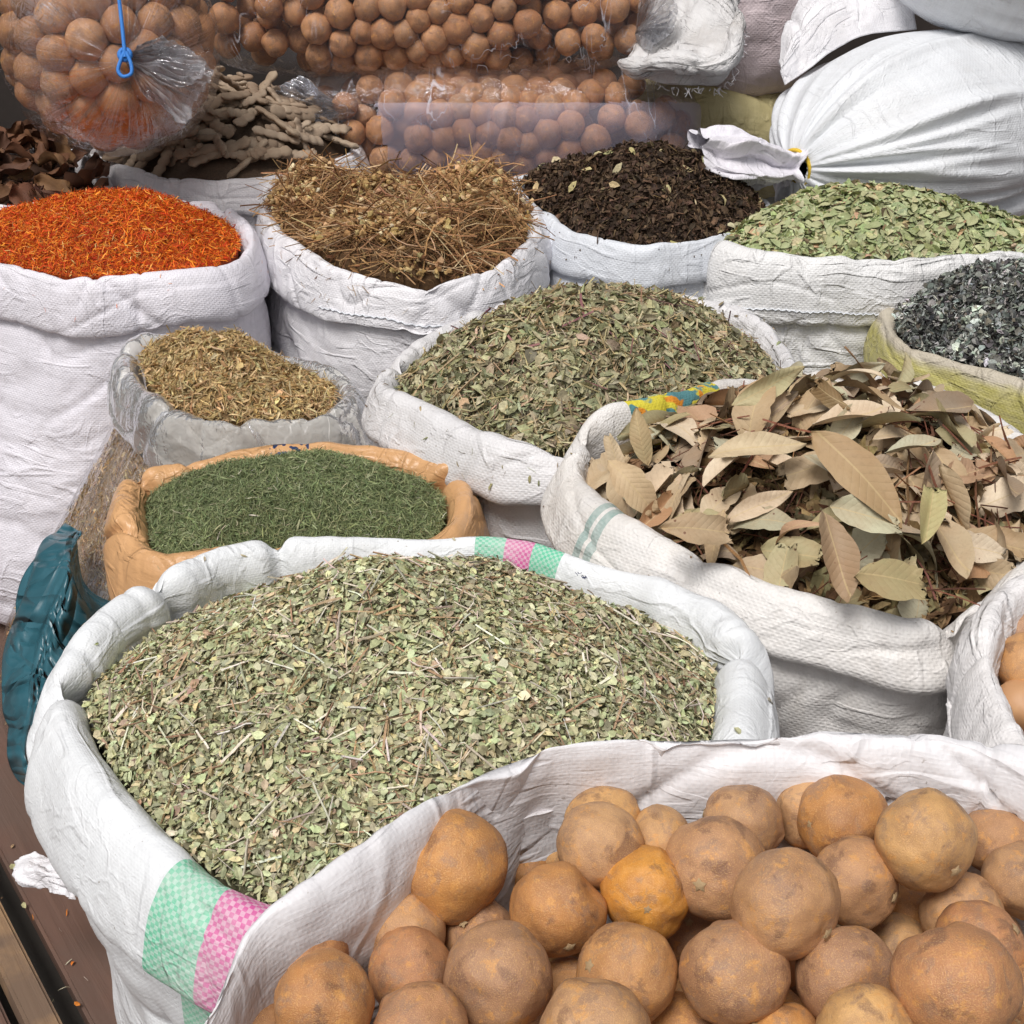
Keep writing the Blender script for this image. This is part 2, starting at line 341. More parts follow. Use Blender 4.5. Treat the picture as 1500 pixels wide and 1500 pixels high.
    D = np.where(isrim, rimw*folds, bodyw*bodyfold*np.clip((vv-pl)/.03, 0, 1))
    for (u0, amp, wd, sk) in pinches:           # gathered creases that run over the rim
        du_ = (R.s[None]-u0-sk*(vv-pl*.3)+R.L/2) % R.L-R.L/2
        D = D-amp*np.exp(-(du_/wd)**2)*np.exp(-np.maximum(0, vv-pl*.8)/.05)+amp*.15*np.exp(-((du_-2.2*wd)/(1.6*wd))**2)*np.exp(-np.maximum(0, vv-pl*.8)/.05)
    G = G+nn*D[..., None]
    G[..., 2] = np.maximum(G[..., 2], floor+.002)
    # one column more so that the cloth coordinates do not wrap
    Gx = np.concatenate([G, G[:, :1]], 1); U = np.concatenate([R.s, [R.L]])
    uv = np.stack(np.broadcast_arrays(U[None], vs[:, None]), -1).reshape(-1, 2)
    root = empty(name, (R.c[0], R.c[1], floor), label, cat, group)
    fr = grid_faces(kr, NN+1, False); V = Gx.reshape(-1, 3)
    child(rimname, V[:kr*(NN+1)], fr, rimmat or mat, root, uv=uv[:kr*(NN+1)])
    s0 = (kr-1)*(NN+1); fb = grid_faces(m-kr+1, NN+1, False)
    child('body', V[s0:], fb, mat, root, uv=uv[s0:])
    R.root = root; R.G = G; R.kr = kr; R.pl = pl; R.vs = vs
    return root

# ------------------------------------------------------------------ heaps of goods
class Mound:
    def __init__(s, R, wall, gap, H, pk=None, p=1.9, rough=.004, seed=0, freq=40):
        e = R.p.copy(); e[:, :2] -= R.n*wall; e = gs(e, 2); s.e = e
        g = gap if callable(gap) else (lambda q: np.full(len(q), gap))
        e[:, 2] -= g(e); s.c = np.array([*(R.c[:2] if pk is None else P(*pk, R.z)[:2]), R.z+H]); s.p = p; s.N = len(e); s.rough = rough; s.seed = seed; s.freq = freq
    def pos(s, rho, th):
        f = (th % 1)*s.N; i = np.floor(f).astype(int) % s.N; w_ = (f-np.floor(f))[..., None]
        e = s.e[i]*(1-w_)+s.e[(i+1) % s.N]*w_
        r = rho[..., None]; xy = s.c[:2]+(e[..., :2]-s.c[:2])*r
        k = (1-rho**s.p); z = e[..., 2]+(s.c[2]-e[..., 2])*k
        q = np.concatenate([xy, z[..., None]], -1)
        n1 = fbm(np.concatenate([xy*s.freq*.3, np.zeros_like(r)], -1), s.seed, 2)*2.2+fbm(np.concatenate([xy*s.freq, np.zeros_like(r)], -1), s.seed+3, 3)
        q[..., 2] += s.rough*n1*(1-rho**8)
        return q
    def sample(s, n, rmax=.995):
        rho = np.sqrt(rng.random(n))*rmax; th = rng.random(n)
        a = s.pos(rho, th); b = s.pos(np.minimum(1, rho+.01), th); c = s.pos(rho, th+.004)
        nn = nrm(np.cross(b-a, c-a)); nn *= np.sign(nn[:, 2:3]+1e-9)
        return a, nn
    def base(s, nr=40, nt=160, lower=.0):
        rho = np.linspace(0.001, .972, nr)[:, None]*np.ones((1, nt)); th = np.ones((nr, 1))*np.arange(nt)[None]/nt
        g = s.pos(rho, th); g[..., 2] -= lower
        sk = g[-1:].copy(); sk[..., 2] -= .06
        g = np.concatenate([g, sk]); return g.reshape(-1, 3), grid_faces(nr+1, nt)
def T_leaf(wd, fold, bend, seed=0, trunc=0):
    x = [-1, -.45, .35, 1-trunc]; h = [0, .85, 1, .12 if not trunc else .8]
    V = []; 
    for xi, hi in zip(x, h):
        zz = -bend*xi*xi
        V += [(xi, -hi*wd, zz+fold*hi*wd), (xi, 0, zz), (xi, hi*wd, zz+fold*hi*wd)]
    V = np.array(V, float); V[:, 1] += .25*wd*V[:, 0]**2*(seed % 3-1)
    Fc = []
    for k in range(3):
        a = k*3
        Fc += [(a, a+1, a+4), (a, a+4, a+3), (a+1, a+2, a+5), (a+1, a+5, a+4)]
    return V*.5, np.array(Fc)
def T_strip(wd, bend, curl=0., n=3):
    x = np.linspace(-1, 1, n+1); V = []
    for xi in x:
        hw = wd*(1-.6*abs(xi)**3); yo = curl*math.sin(xi*3.); zz = -bend*xi*xi
        V += [(xi, yo-hw, zz), (xi, yo+hw, zz+wd*.5)]
    Fc = []
    for k in range(n): a = 2*k; Fc += [(a, a+1, a+3), (a, a+3, a+2)]
    return np.array(V)*.5, np.array(Fc)
def T_twig(wd, bend, curl=0., n=3):
    x = np.linspace(-1, 1, n+1); V = []
    for xi in x:
        for a in range(3):
            V.append((xi, curl*math.sin(xi*2.5)+wd*math.cos(a*2.094), -bend*xi*xi+wd*math.sin(a*2.094)))
    Fc = []
    for k in range(n):
        for a in range(3):
            b = (a+1) % 3; Fc += [(3*k+a, 3*k+b, 3*k+3+b), (3*k+a, 3*k+3+b, 3*k+3+a)]
    return np.array(V)*.5, np.array(Fc)
def T_clump(seed):
    r = np.random.default_rng(seed)
    t = (1+5**.5)/2
    V = np.array([(-1, t, 0), (1, t, 0), (-1, -t, 0), (1, -t, 0), (0, -1, t), (0, 1, t), (0, -1, -t), (0, 1, -t), (t, 0, -1), (t, 0, 1), (-t, 0, -1), (-t, 0, 1)])/1.9
    V = V*(.5+.8*r.random((12, 1)))
    Fc = np.array([(0, 11, 5), (0, 5, 1), (0, 1, 7), (0, 7, 10), (0, 10, 11), (1, 5, 9), (5, 11, 4), (11, 10, 2), (10, 7, 6), (7, 1, 8), (3, 9, 4), (3, 4, 2), (3, 2, 6), (3, 6, 8), (3, 8, 9), (4, 9, 5), (2, 4, 11), (6, 2, 10), (8, 6, 7), (9, 8, 1)])
    return V*.5, Fc
def place(pts, nn, temps, size, tilt, pal, wts, lift=(-.1, .3), wvar=.3, align=None, jit=.12, patch=.16, pf=9.):
    """returns joined verts, faces, colours of many small pieces"""
    n = len(pts); size = np.asarray(size)
    L = size[0]+(size[1]-size[0])*rng.random(n)**1.3
    Z = nrm(nn+tilt*rng.normal(size=(n, 3)))
    r = rng.normal(size=(n, 3)) if align is None else nrm(align)+.6*rng.normal(size=(n, 3))
    X = nrm(r-Z*np.sum(r*Z, 1, keepdims=True)); Y = np.cross(Z, X)
    pos = pts+nn*(L*(lift[0]+(lift[1]-lift[0])*rng.random(n)))[:, None]
    ti = rng.integers(len(temps), size=n); pal = np.asarray(pal); ci = rng.choice(len(pal), size=n, p=np.array(wts)/np.sum(wts))
    col = pal[ci]*(1+jit*rng.normal(size=(n, 1)))*(1+.05*rng.normal(size=(n, 3))); col = np.clip(col*(1+patch*fbm(pts*pf, 5, 2))[:, None], .003, 1)
    Vs, Fs, Cs = [], [], []; o = 0
    for k, (tv, tf) in enumerate(temps):
        s = ti == k; c = s.sum()
        if not c: continue
        wf = 1+wvar*rng.normal(size=(c, 1)); l = L[s][:, None, None]
        v = pos[s][:, None]+l*(tv[None, :, 0:1]*X[s][:, None]+tv[None, :, 1:2]*wf[:, :, None]*Y[s][:, None]+tv[None, :, 2:3]*Z[s][:, None])
        Vs.append(v.reshape(-1, 3)); Fs.append((tf[None]+(np.arange(c)*len(tv))[:, None, None]).reshape(-1, 3)+o); o += c*len(tv)
        Cs.append(np.repeat(col[s], len(tv), 0))
    return np.concatenate(Vs), np.concatenate(Fs), np.concatenate(Cs)
def join(parts):
    V, Fc, C = [], [], []; o = 0
    for v, f, c in parts:
        if f.shape[1] == 4: f = np.concatenate([f[:, :3], f[:, [0, 2, 3]]])
        V.append(v); Fc.append(f+o); C.append(np.broadcast_to(c, (len(v), 3))); o += len(v)
    return np.concatenate(V), np.concatenate(Fc), np.concatenate(C)
def heap(name, label, cat, parts, mat, group=None):
    V, Fc, C = join(parts); return ob(name, mk(name, V, Fc, None, C, smooth=False), mat, None, label, cat, group, 'stuff')
def under(Mo, col, lower=.003):
    v, f = Mo.base(lower=lower); return (v, f, np.array(col))
leafT = [T_leaf(w_, f, b, k) for k, (w_, f, b) in enumerate([(.5, .3, .15), (.55, .5, .3), (.42, -.3, .1), (.6, .2, -.2), (.38, .6, .35), (.5, 0., .25)])]
chipT = [T_leaf(w_, f, b, k, .45) for k, (w_, f, b) in enumerate([(.6, .3, .2), (.45, .5, .3), (.7, -.3, .1), (.35, .5, .1)])]
narT = [T_leaf(w_, f, b, k) for k, (w_, f, b) in enumerate([(.2, .8, .2), (.26, .5, .3), (.16, .6, .1), (.3, .9, -.2), (.22, -.5, .3)])]
stripT = [T_strip(.09, .15), T_strip(.07, .35, .1), T_strip(.12, .05, .06), T_strip(.08, -.2, .12)]
hairT = [T_strip(.05, .15, .05), T_strip(.04, .4, .2), T_strip(.06, .05, .1), T_strip(.045, -.25, .3, 4)]
twigT = [T_twig(.05, .03), T_twig(.035, .12, .08), T_twig(.06, .0, .03), T_twig(.03, .2, .15)]
stemT = [T_twig(.016, .05, .04, 5), T_twig(.013, .2, .12, 6), T_twig(.019, .1, .2, 6), T_twig(.016, -.12, .1, 5)]

GREEN1, PINK1 = (.12, .55, .34), (.62, .09, .32)
# ================================================================== the places of the sacks (mouth outlines)
# --- big herb sack
RB = make_ring([(235, 850), (320, 806), (410, 790), (545, 782), (700, 776), (770, 782), (850, 812), (960, 850), (1050, 892), (1085, 935), (1090, 1000), (1080, 1080), (1050, 1170), (980, 1240), (850, 1290),
                (700, 1325), (560, 1345), (430, 1335), (310, 1288), (215, 1215), (140, 1130), (95, 1050), (85, 985), (150, 910)], .6)
us = [u_at(RB, x, y) for x, y in ((262, 1255), (325, 1295), (425, 1335), (500, 1345))]
ub = [u_at(RB, x, y) for x, y in ((697, 776), (742, 778), (788, 786), (826, 803))]
print('stripes', us, ub)
def two(a, b): return (min(a, b), max(a, b))
def herb_special(q, c, u, v, uv, obj):
    a, b = two(u_at(RB, 818, 800), u_at(RB, 935, 845))
    m = q.math('MULTIPLY', band(q, u, a, b), band(q, v, .075, .118))
    n1 = q.math('LESS_THAN', q.math('ABSOLUTE', q.math('SUBTRACT', q.noise(q.mapv(uv, (1, 1, 1), (.3, .2, 0)), 190, 1, .4), .5)), .035)
    n2 = q.math('GREATER_THAN', q.noise(uv, 60, 1, .4), .60)
    return q.mix(q.math('MULTIPLY', q.math('MULTIPLY', m, n1), n2), c, (.03, .04, .10))
mat_big = cloth_mat('white_woven_sack', (.76, .78, .80), .0022, stripes=[(*two(us[0], us[1]), GREEN1, None, None, .0032), (*two(us[1], us[2]), PINK1, None, None, .0032), (*two(us[2], us[3]), GREEN1, None, None, .0032),
            (*two(ub[0], ub[1]), GREEN1, None, None, .0032), (*two(ub[1], ub[2]), PINK1, None, None, .0032), (*two(ub[2], ub[3]), GREEN1, None, None, .0032)], weave=.45, dirt=.08, special=herb_special, wrinkle=.55)
pB = [(u_at(RB, x, y), a, w_, s) for x, y, a, w_, s in [(235, 850, .016, .012, .2), (405, 790, .012, .008, 0), (88, 985, .018, .014, .3), (1092, 940, .020, .010, -.25), (985, 865, -.004, .02, .5)]]
sack('woven_sack', 'large white woven sack with green and pink stripes, heaped with pale green leaf flakes', RB, mat_big, rw=.019, out=.030, drop=.075, inner=.09, ys=(.75, 1.05, 1.25, .62), pinches=pB, seed=11, bulge=.012, base=1.0, base_shift=(-.015, .03), outvar=.08, folds=.85, bodyfold=1.2)
mB = Mound(RB, .019, lambda e: .022+.028*np.clip((e[:, 1]-.85)/.25, 0, 1), .070, p=1.7, rough=.0065, seed=5, freq=30)

# --- front lime sack
RL = make_ring([(285, 1560, .74), (320, 1450, .755), (368, 1350, .765), (440, 1296, .77), (590, 1195, .77), (700, 1122, .77), (800, 1090, .77), (950, 1074, .77), (1100, 1072, .77), (1300, 1078, .77), (1440, 1094, .77), (1560, 1135, .77), (1680, 1230, .765),
                (1730, 1400, .75), (1700, 1600, .74), (1500, 1760, .73), (1150, 1840, .73), (750, 1820, .73), (430, 1730, .73)], .76)
mat_l = cloth_mat('white_inner_sack', (.77, .76, .78), .0024, weave=.28, dirt=.12, dirtcol=(.5, .42, .40), wrinkle=.6)
sack('woven_sack', 'white sack in the front right corner filled with loose brown dried limes', RL, mat_l, rw=.010, out=.013, drop=.05, inner=.16, bulge=.02, base=.85, seed=31, folds=1.5, pinches=[(u_at(RL, 800, 1090), .008, .02, .2), (u_at(RL, 700, 1122), -.006, .015, -.3)], lipz=.004)

# --- bay leaf sack
RY = make_ring([(838, 690, .605), (858, 625, .63), (885, 592, .645), (940, 580, .645), (1000, 566, .635), (1070, 558, .61), (1180, 552, .60), (1285, 545, .61), (1350, 562, .60), (1440, 610, .6), (1530, 680, .6), (1560, 760, .6), (1500, 835, .6),
                (1420, 885, .595), (1345, 912, .59), (1260, 895, .595), (1140, 860, .6), (1050, 825, .6), (970, 790, .6), (885, 745, .60)], .6)
u2_ = u_at(RY, 895, 752); us2 = [u2_-.012, u2_-.004, u2_, u2_+.009]
uf = [u_at(RY, x, y) for x, y in ((862, 605), (1010, 572))]
def flower_special(q, c, u, v, uv, obj):
    a, b = two(*uf); m = q.math('MULTIPLY', band(q, u, a, b), band(q, v, -.1, .122))
    n1 = q.noise(q.mapv(uv, (1, 1, 1), (1, 1, 0)), 34, 2, .5, 1.); n2 = q.noise(q.mapv(uv, (1, 1, 1), (5, 1, 0)), 26, 2, .5, 1.)
    cc = q.mix(q.ramp(n1, .50, .56), (.72, .62, .06), (.10, .26, .28)); cc = q.mix(q.ramp(n2, .56, .6), cc, (.75, .28, .03))
    return q.mix(m, c, cc)
mat_bay = cloth_mat('grey_green_striped_sack', (.74, .72, .70), .0030, stripes=[(*two(us2[0], us2[1]), (.12, .27, .24), None, None, False), (*two(us2[2], us2[3]), (.12, .27, .24), None, None, False)], weave=1., dirt=.35, dirtcol=(.50, .42, .33), special=flower_special, wrinkle=.6)
sack('woven_sack', 'white sack with a thin dark green double stripe, heaped with large dry bay leaves', RY, mat_bay, rw=.016, out=.028, drop=.056, inner=.10, seed=47, bulge=.015, base=.85, folds=1.3, bodyfold=1.3,
     pinches=[(u_at(RY, 1370, 905), .02, .016, .5), (u_at(RY, 870, 660), .014, .014, .4), (u_at(RY, 1060, 830), .006, .015, -.5), (u_at(RY, 1300, 547), .012, .012, 0)])
mY = Mound(RY, .022, lambda e: .018+.075*np.exp(-(((e[:, 0]-P(900, 640, .6)[0])/.10)**2+((e[:, 1]-P(900, 600, .6)[1])/.14)**2)), .055, p=2.0, rough=.006, seed=9, freq=25)

# --- middle mixed herb sack
RM = make_ring([(560, 560), (585, 522), (640, 482), (715, 452), (800, 432), (900, 425), (1010, 430), (1100, 462), (1150, 505), (1150, 545), (1070, 582), (970, 612), (885, 645), (815, 660), (745, 648), (680, 624), (615, 590)], .6)
mat_mid = cloth_mat('grey_white_sack', (.70, .69, .70), .0028, weave=.9, dirt=.22, wrinkle=.7, dirtcol=(.45, .42, .4))
sack('woven_sack', 'greyish white sack in the middle heaped with crumbled grey green herb and stems', RM, mat_mid, rw=.020, out=.026, drop=.062, inner=.08, seed=61, bulge=.02, base=.86,
     pinches=[(u_at(RM, 580, 525), .02, .016, .2), (u_at(RM, 715, 452), .008, .015, 0), (u_at(RM, 800, 675), .012, .02, .8)], folds=1.2, bodyfold=1.4)
mM = Mound(RM, .020, lambda e: .012+.03*np.clip((e[:, 1]-1.5)/.25, 0, 1), .085, p=1.6, rough=.006, seed=13, freq=30)

# --- safflower sack
RS = make_ring([(-85, 325), (10, 300), (90, 292), (190, 290), (280, 294), (335, 305), (362, 330), (368, 358), (340, 384), (290, 397), (210, 404), (120, 408), (50, 400), (-20, 382), (-80, 352)], .6)
mat_saf = cloth_mat('lilac_white_sack', (.76, .74, .80), .0030, weave=1.0, dirt=.12, wrinkle=.55)
sack('woven_sack', 'tall white sack at the left edge filled with bright orange safflower', RS, mat_saf, rw=.016, out=.024, drop=.072, inner=.08, seed=71, bulge=.03, base=1.15, base_shift=(-.11, -.04), pinches=[(u_at(RS, 330, 303), .014, .014, .3), (u_at(RS, 355, 325), .008, .01, 0), (u_at(RS, 110, 408), .005, .01, 1.)], bodyfold=.75)
mS = Mound(RS, .018, lambda e: .006+.012*np.clip((e[:, 1]-2.)/.2, 0, 1), .064, pk=(170, 345), p=1.6, rough=.003, seed=15)

# --- dried flowers sack
RF = make_ring([(383, 295), (398, 268), (450, 262), (560, 268), (680, 268), (750, 275), (782, 298), (783, 340), (750, 375), (700, 398), (620, 412), (555, 404), (480, 384), (420, 350), (392, 320)], .6)
mat_flo = cloth_mat('creased_white_sack', (.78, .77, .80), .0030, weave=.9, dirt=.12, wrinkle=.8)
sack('woven_sack', 'white sack heaped with brown dried stalks and small flower heads', RF, mat_flo, rw=.016, out=.022, drop=.078, inner=.07, seed=83, bulge=.025, base=.95, folds=1.3, bodyfold=1.5, pinches=[(u_at(RF, 610, 410), .008, .014, .8), (u_at(RF, 775, 350), .014, .016, .6)])
mF = Mound(RF, .016, .008, .062, pk=(600, 335), p=1.7, rough=.022, seed=17, freq=16)

# --- dark herb sack
RD = make_ring([(752, 262), (790, 256), (850, 262), (960, 262), (1060, 270), (1120, 290), (1132, 312), (1090, 335), (1030, 350), (960, 358), (890, 352), (830, 334), (785, 300)], .6)
mat_dk = cloth_mat('blueish_white_sack', (.68, .71, .76), .0030, weave=.9, dirt=.08, wrinkle=.5)
sack('woven_sack', 'bluish white sack filled with dark brown crumbled tea-like herb', RD, mat_dk, rw=.012, out=.018, drop=.06, inner=.07, seed=91, bulge=.02, base=.95, pinches=[(u_at(RD, 785, 300), .01, .02, .5)])
mD = Mound(RD, .014, .008, .093, pk=(955, 300), p=1.7, rough=.006, seed=19, freq=40)

# --- green leaf sack
RG = make_ring([(1052, 352), (1068, 330), (1130, 300), (1200, 300), (1330, 305), (1450, 318), (1520, 330), (1560, 352), (1500, 368), (1400, 374), (1300, 378), (1200, 378), (1120, 372), (1075, 362)], .6, smooth=3)
mat_gr = cloth_mat('off_white_sack', (.76, .76, .76), .0034, weave=1.1, dirt=.14, wrinkle=1.0)
sack('woven_sack', 'wide white sack at the right filled with small green oval leaves', RG, mat_gr, rw=.010, out=.024, drop=.10, inner=.06, seed=101, bulge=.012, base=.95, pinches=[(u_at(RG, 1060, 350), .016, .016, .2)], bodyfold=.9, folds=1.3, dropvar=.15)
mG = Mound(RG, .012, .005, .065, pk=(1290, 335), p=1.7, rough=.004, seed=21)

# --- lichen sack
RC = make_ring([(1318, 500), (1300, 465), (1318, 440), (1380, 425), (1480, 415), (1600, 425), (1680, 470), (1650, 560), (1560, 575), (1480, 552), (1400, 528)], .53)
def yel_special(q, c, u, v, uv, obj):
    m = band(q, v, .128, 1.); n_ = q.ramp(q.noise(q.mapv(uv, (40, 160, 1)), 1, 3), .3, .6)
    return q.mix(q.math('MULTIPLY', q.ramp(q.math('ADD', v, q.math('MULTIPLY', q.noise(uv, 20, 3), .02)), .088, .100), q.math('ADD', .65, q.math('MULTIPLY', n_, .3))), c, (.46, .42, .13))
mat_li = cloth_mat('yellow_banded_sack', (.50, .45, .36), .0030, weave=.9, dirt=.45, dirtcol=(.34, .28, .20), special=yel_special, wrinkle=.9)
sack('woven_sack', 'yellow and beige sack at the right edge filled with grey and black lichen', RC, mat_li, rw=.014, out=.022, drop=.075, inner=.06, seed=111, bulge=.02, base=.95, folds=1.2)
mC = Mound(RC, .014, .006, .085, pk=(1520, 480), p=1.6, rough=.012, seed=23, freq=30)

# --- orange sack of dill
RO = make_ring([(185, 705), (212, 686), (300, 672), (430, 655), (550, 655), (630, 668), (675, 695), (682, 735), (660, 770), (610, 790), (500, 800), (350, 805), (240, 812), (195, 790), (180, 750)], .56)
def mark_special(q, c, u, v, uv, obj):
    a, b = two(u_at(RO, 395, 660), u_at(RO, 455, 652)); m = q.math('MULTIPLY', band(q, u, a, b), band(q, v, .06, .105))
    n1 = q.math('GREATER_THAN', q.noise(uv, 160, 1, .4), .55); return q.mix(q.math('MULTIPLY', m, n1), c, (.03, .05, .12))
mat_or = cloth_mat('orange_cloth', (.60, .34, .16), .0012, weave=.15, dirt=.5, dirtcol=(.72, .42, .2), special=mark_special, wrinkle=.9, rough=.32)
sack('cloth_sack', 'peach orange sack with folded collar filled with fine dark green dill', RO, mat_or, rw=.020, out=.026, drop=.085, inner=.08, seed=121, bulge=.012, base=.9, floor=0, folds=.55, outvar=.12,
     pinches=[(u_at(RO, 300, 675), .006, .006, .6), (u_at(RO, 205, 692), .012, .010, 0), (u_at(RO, 660, 684), .016, .008, -.5), (u_at(RO, 184, 790), .010, .007, -.9)])
mO = Mound(RO, .022, lambda e: .022+.0*e[:, 1], .045, pk=(430, 740), p=1.9, rough=.004, seed=25)

# --- clear plastic bag with brown herb
RT_ = make_ring([(182, 520), (200, 498), (260, 492), (370, 502), (440, 520), (505, 548), (512, 580), (480, 602), (420, 612), (330, 614), (255, 600), (205, 565)], .54)
M['film_rim'] = film_mat('milky_film', (.95, .94, .90), haze=.40, gloss=.35, painted_glint=.35, bumps=.9, scale=(.5, .3, 1), rough=.2)
M['film_body'] = film_mat('clear_film', (.85, .82, .75), haze=.012, gloss=.22, bumps=.8, scale=(.8, .4, 1), rough=.1)
sack('plastic_bag', 'clear plastic bag with rolled milky rim holding brown dry herb, beside the orange safflower sack', RT_, M['film_body'], rimmat=M['film_rim'], cat='plastic bag', rw=.016, out=.026, drop=.07, inner=.06, seed=131, bulge=.05, base=1.2, base_shift=(-.20, -.09),
     folds=1.3, bodyfold=.6, pinches=[(u_at(RT_, 205, 510), .01, .012, 0), (u_at(RT_, 340, 614), .008, .01, .5), (u_at(RT_, 250, 600), .008, .01, -.5)])
mT = Mound(RT_, .02, .014, .032, pk=(340, 540), p=1.8, rough=.008, seed=27, freq=35)

# --- right edge sack with limes
RK = make_ring([(1448, 960, .62), (1450, 905, .63), (1470, 870, .63), (1520, 838, .63), (1620, 820, .63), (1740, 860, .62), (1800, 950, .62), (1760, 1060, .62), (1640, 1120, .62), (1530, 1110, .61), (1470, 1040, .61)], .62)
mat_k = cloth_mat('plain_white_sack', (.76, .74, .74), .0028, weave=.8, dirt=.2, wrinkle=.8)
sack('woven_sack', 'white sack cut by the right edge with a few reddish dried limes inside', RK, mat_k, rw=.014, out=.024, drop=.07, inner=.10, seed=141, bulge=.02, base=.9, folds=1.4)

# --- tamarind pod sack
RP = make_ring([(140, 225), (190, 244), (260, 260), (340, 263), (430, 250), (500, 228), (520, 208), (480, 188), (400, 178), (300, 174), (220, 180), (155, 198)], .61)
mat_p = cloth_mat('dusty_white_sack', (.72, .70, .72), .0032, weave=.9, dirt=.2, wrinkle=.6)
sack('woven_sack', 'white sack heaped with grey brown lumpy seed pods', RP, mat_p, rw=.014, out=.024, drop=.06, inner=.06, seed=151, bulge=.02, base=.95)
mP = Mound(RP, .012, .004, .12, pk=(340, 215), p=1.7, rough=.010, seed=29, freq=20)
# --- brown leaf sack
RN = make_ring([(-90, 262), (-60, 215), (20, 202), (90, 212), (140, 240), (150, 275), (110, 296), (20, 300), (-60, 290)], .60)
sack('woven_sack', 'white sack at the far left holding dark brown dried leaves under the tied bag', RN, mat_p, rw=.012, out=.022, drop=.06, inner=.06, seed=161, bulge=.02, base=.92)
mN = Mound(RN, .012, .02, .02, p=2, rough=.008, seed=30, freq=20)

# ================================================================== heaps
def gsel(*c): return c
# big flake heap
a, n_ = mB.sample(40000, 1.); tw, tn = mB.sample(1700, .97)
heap('leaf_heap', 'broad heap of pale green leaf flakes with thin twigs in the striped front sack', 'dried herb', [under(mB, (.22, .20, .12), .004),
    place(a[:26000], n_[:26000], leafT, (.0042, .0100), .5, [(.48, .49, .29), (.58, .58, .36), (.40, .41, .24), (.62, .55, .32), (.42, .31, .21), (.33, .31, .20), (.66, .62, .43)], [26, 22, 20, 10, 6, 10, 5], (-.35, .35)),
    place(a[26000:], n_[26000:], narT+chipT, (.003, .008), .7, [(.32, .33, .18), (.40, .38, .22), (.22, .20, .12), (.44, .34, .19)], [4, 4, 3, 2], (-.4, .3)),
    place(tw, tn, twigT, (.010, .034), .22, [(.62, .54, .43), (.45, .30, .18), (.75, .69, .58), (.32, .2, .13)], [4, 3, 3, 1], (.02, .16))], M['bits'])
# some large single leaves in that heap
# middle herb
a, n_ = mM.sample(30000); tw, tn = mM.sample(2600, .98)
heap('herb_heap', 'heap of crumbled grey green herb with straw coloured stems in the middle sack', 'dried herb', [under(mM, (.09, .085, .04), .004),
    place(a[:16000], n_[:16000], narT+leafT[:2], (.009, .022), .6, [(.33, .32, .19), (.41, .38, .24), (.27, .26, .15), (.50, .44, .29), (.18, .15, .10), (.44, .33, .20)], [24, 20, 20, 10, 8, 5], (-.25, .3)),
    place(a[16000:], n_[16000:], chipT+narT, (.004, .012), .8, [(.22, .22, .10), (.29, .27, .13), (.14, .12, .07)], [3, 3, 2], (-.4, .3)),
    place(tw, tn, twigT, (.014, .046), .3, [(.46, .36, .20), (.36, .27, .15), (.52, .44, .28), (.25, .12, .12)], [4, 3, 2, 1], (0, .15))], M['bits'])
# safflower
a, n_ = mS.sample(34000)
heap('safflower_heap', 'rounded heap of vivid orange and red safflower threads', 'spice', [under(mS, (.30, .05, .008), .003),
    place(a, n_, stripT+hairT[:2], (.006, .016), .55, [(.72, .15, .012), (.62, .07, .010), (.80, .26, .02), (.45, .035, .008), (.85, .36, .06), (.70, .45, .15)], [30, 26, 18, 14, 8, 3], (-.3, .4))], M['bits_fine'])
# dill
a, n_ = mO.sample(52000)
heap('dill_heap', 'heap of fine dark green dill in the orange sack', 'dried herb', [under(mO, (.06, .09, .04), .003),
    place(a, n_, hairT+stripT[:1], (.005, .013), .6, [(.21, .255, .115), (.27, .31, .15), (.14, .175, .08), (.35, .37, .20), (.36, .36, .22), (.6, .58, .45)], [30, 26, 22, 8, 3, .6], (-.3, .4))], M['bits_fine'])
# brown herb of the clear bag: top and, through the film, the sides
a, n_ = mT.sample(16000)
G = RT_.G; kr = RT_.kr; side = G[kr+3:-3]; 
cen = np.array([RT_.root.location.x, RT_.root.location.y])
sj = rng.integers(0, side.shape[0], 26000); si = rng.integers(0, side.shape[1], 26000); sp_ = side[sj, si].copy()
dirs = sp_[:, :2]-side.mean(1)[sj][:, :2]; dn = nrm(dirs); sp_[:, :2] -= dn*.010; sn = np.concatenate([dn, np.zeros((len(dn), 1))], 1)
sb = side.copy(); sb[..., :2] -= nrm(sb[..., :2]-sb.mean(1, keepdims=True)[..., :2])*.013
BP = [(.50, .35, .16), (.60, .44, .22), (.40, .26, .12), (.66, .53, .30), (.32, .25, .13)]
heap('brown_herb_fill', 'dry straw brown herb filling the clear plastic bag', 'dried herb', [under(mT, (.14, .085, .035), .003), (sb.reshape(-1, 3), grid_faces(sb.shape[0], sb.shape[1]), np.array((.32, .21, .10))),
    place(a, n_, hairT+narT+stripT, (.006, .018), .6, BP, [5, 4, 4, 2, 2], (-.2, .4)),
    place(a[:900], n_[:900], twigT, (.012, .03), .4, [(.5, .38, .2), (.4, .26, .12)], [1, 1], (0, .4)),
    place(sp_, sn, hairT+narT, (.006, .016), .3, [tuple(min(1, c*1.35) for c in x) for x in BP], [5, 4, 4, 2, 2], (-.2, .2))], M['bits'])
# dark herb
a, n_ = mD.sample(16000)
heap('dark_herb_heap', 'heap of very dark brown crumbled herb with a few pale flakes', 'dried herb', [under(mD, (.03, .018, .01), .003),
    place(a, n_, chipT+narT+leafT[:2], (.005, .017), .8, [(.060, .036, .022), (.10, .062, .038), (.035, .021, .014), (.15, .095, .055)], [5, 4, 4, 2], (-.3, .4)),
    place(a[:60], n_[:60], leafT, (.012, .026), .4, [(.45, .38, .2), (.5, .44, .26)], [1, 1], (.1, .4)),
    place(a[60:700], n_[60:700], twigT, (.012, .03), .5, [(.10, .06, .035), (.2, .13, .07)], [2, 1], (0, .3))], M['bits'])
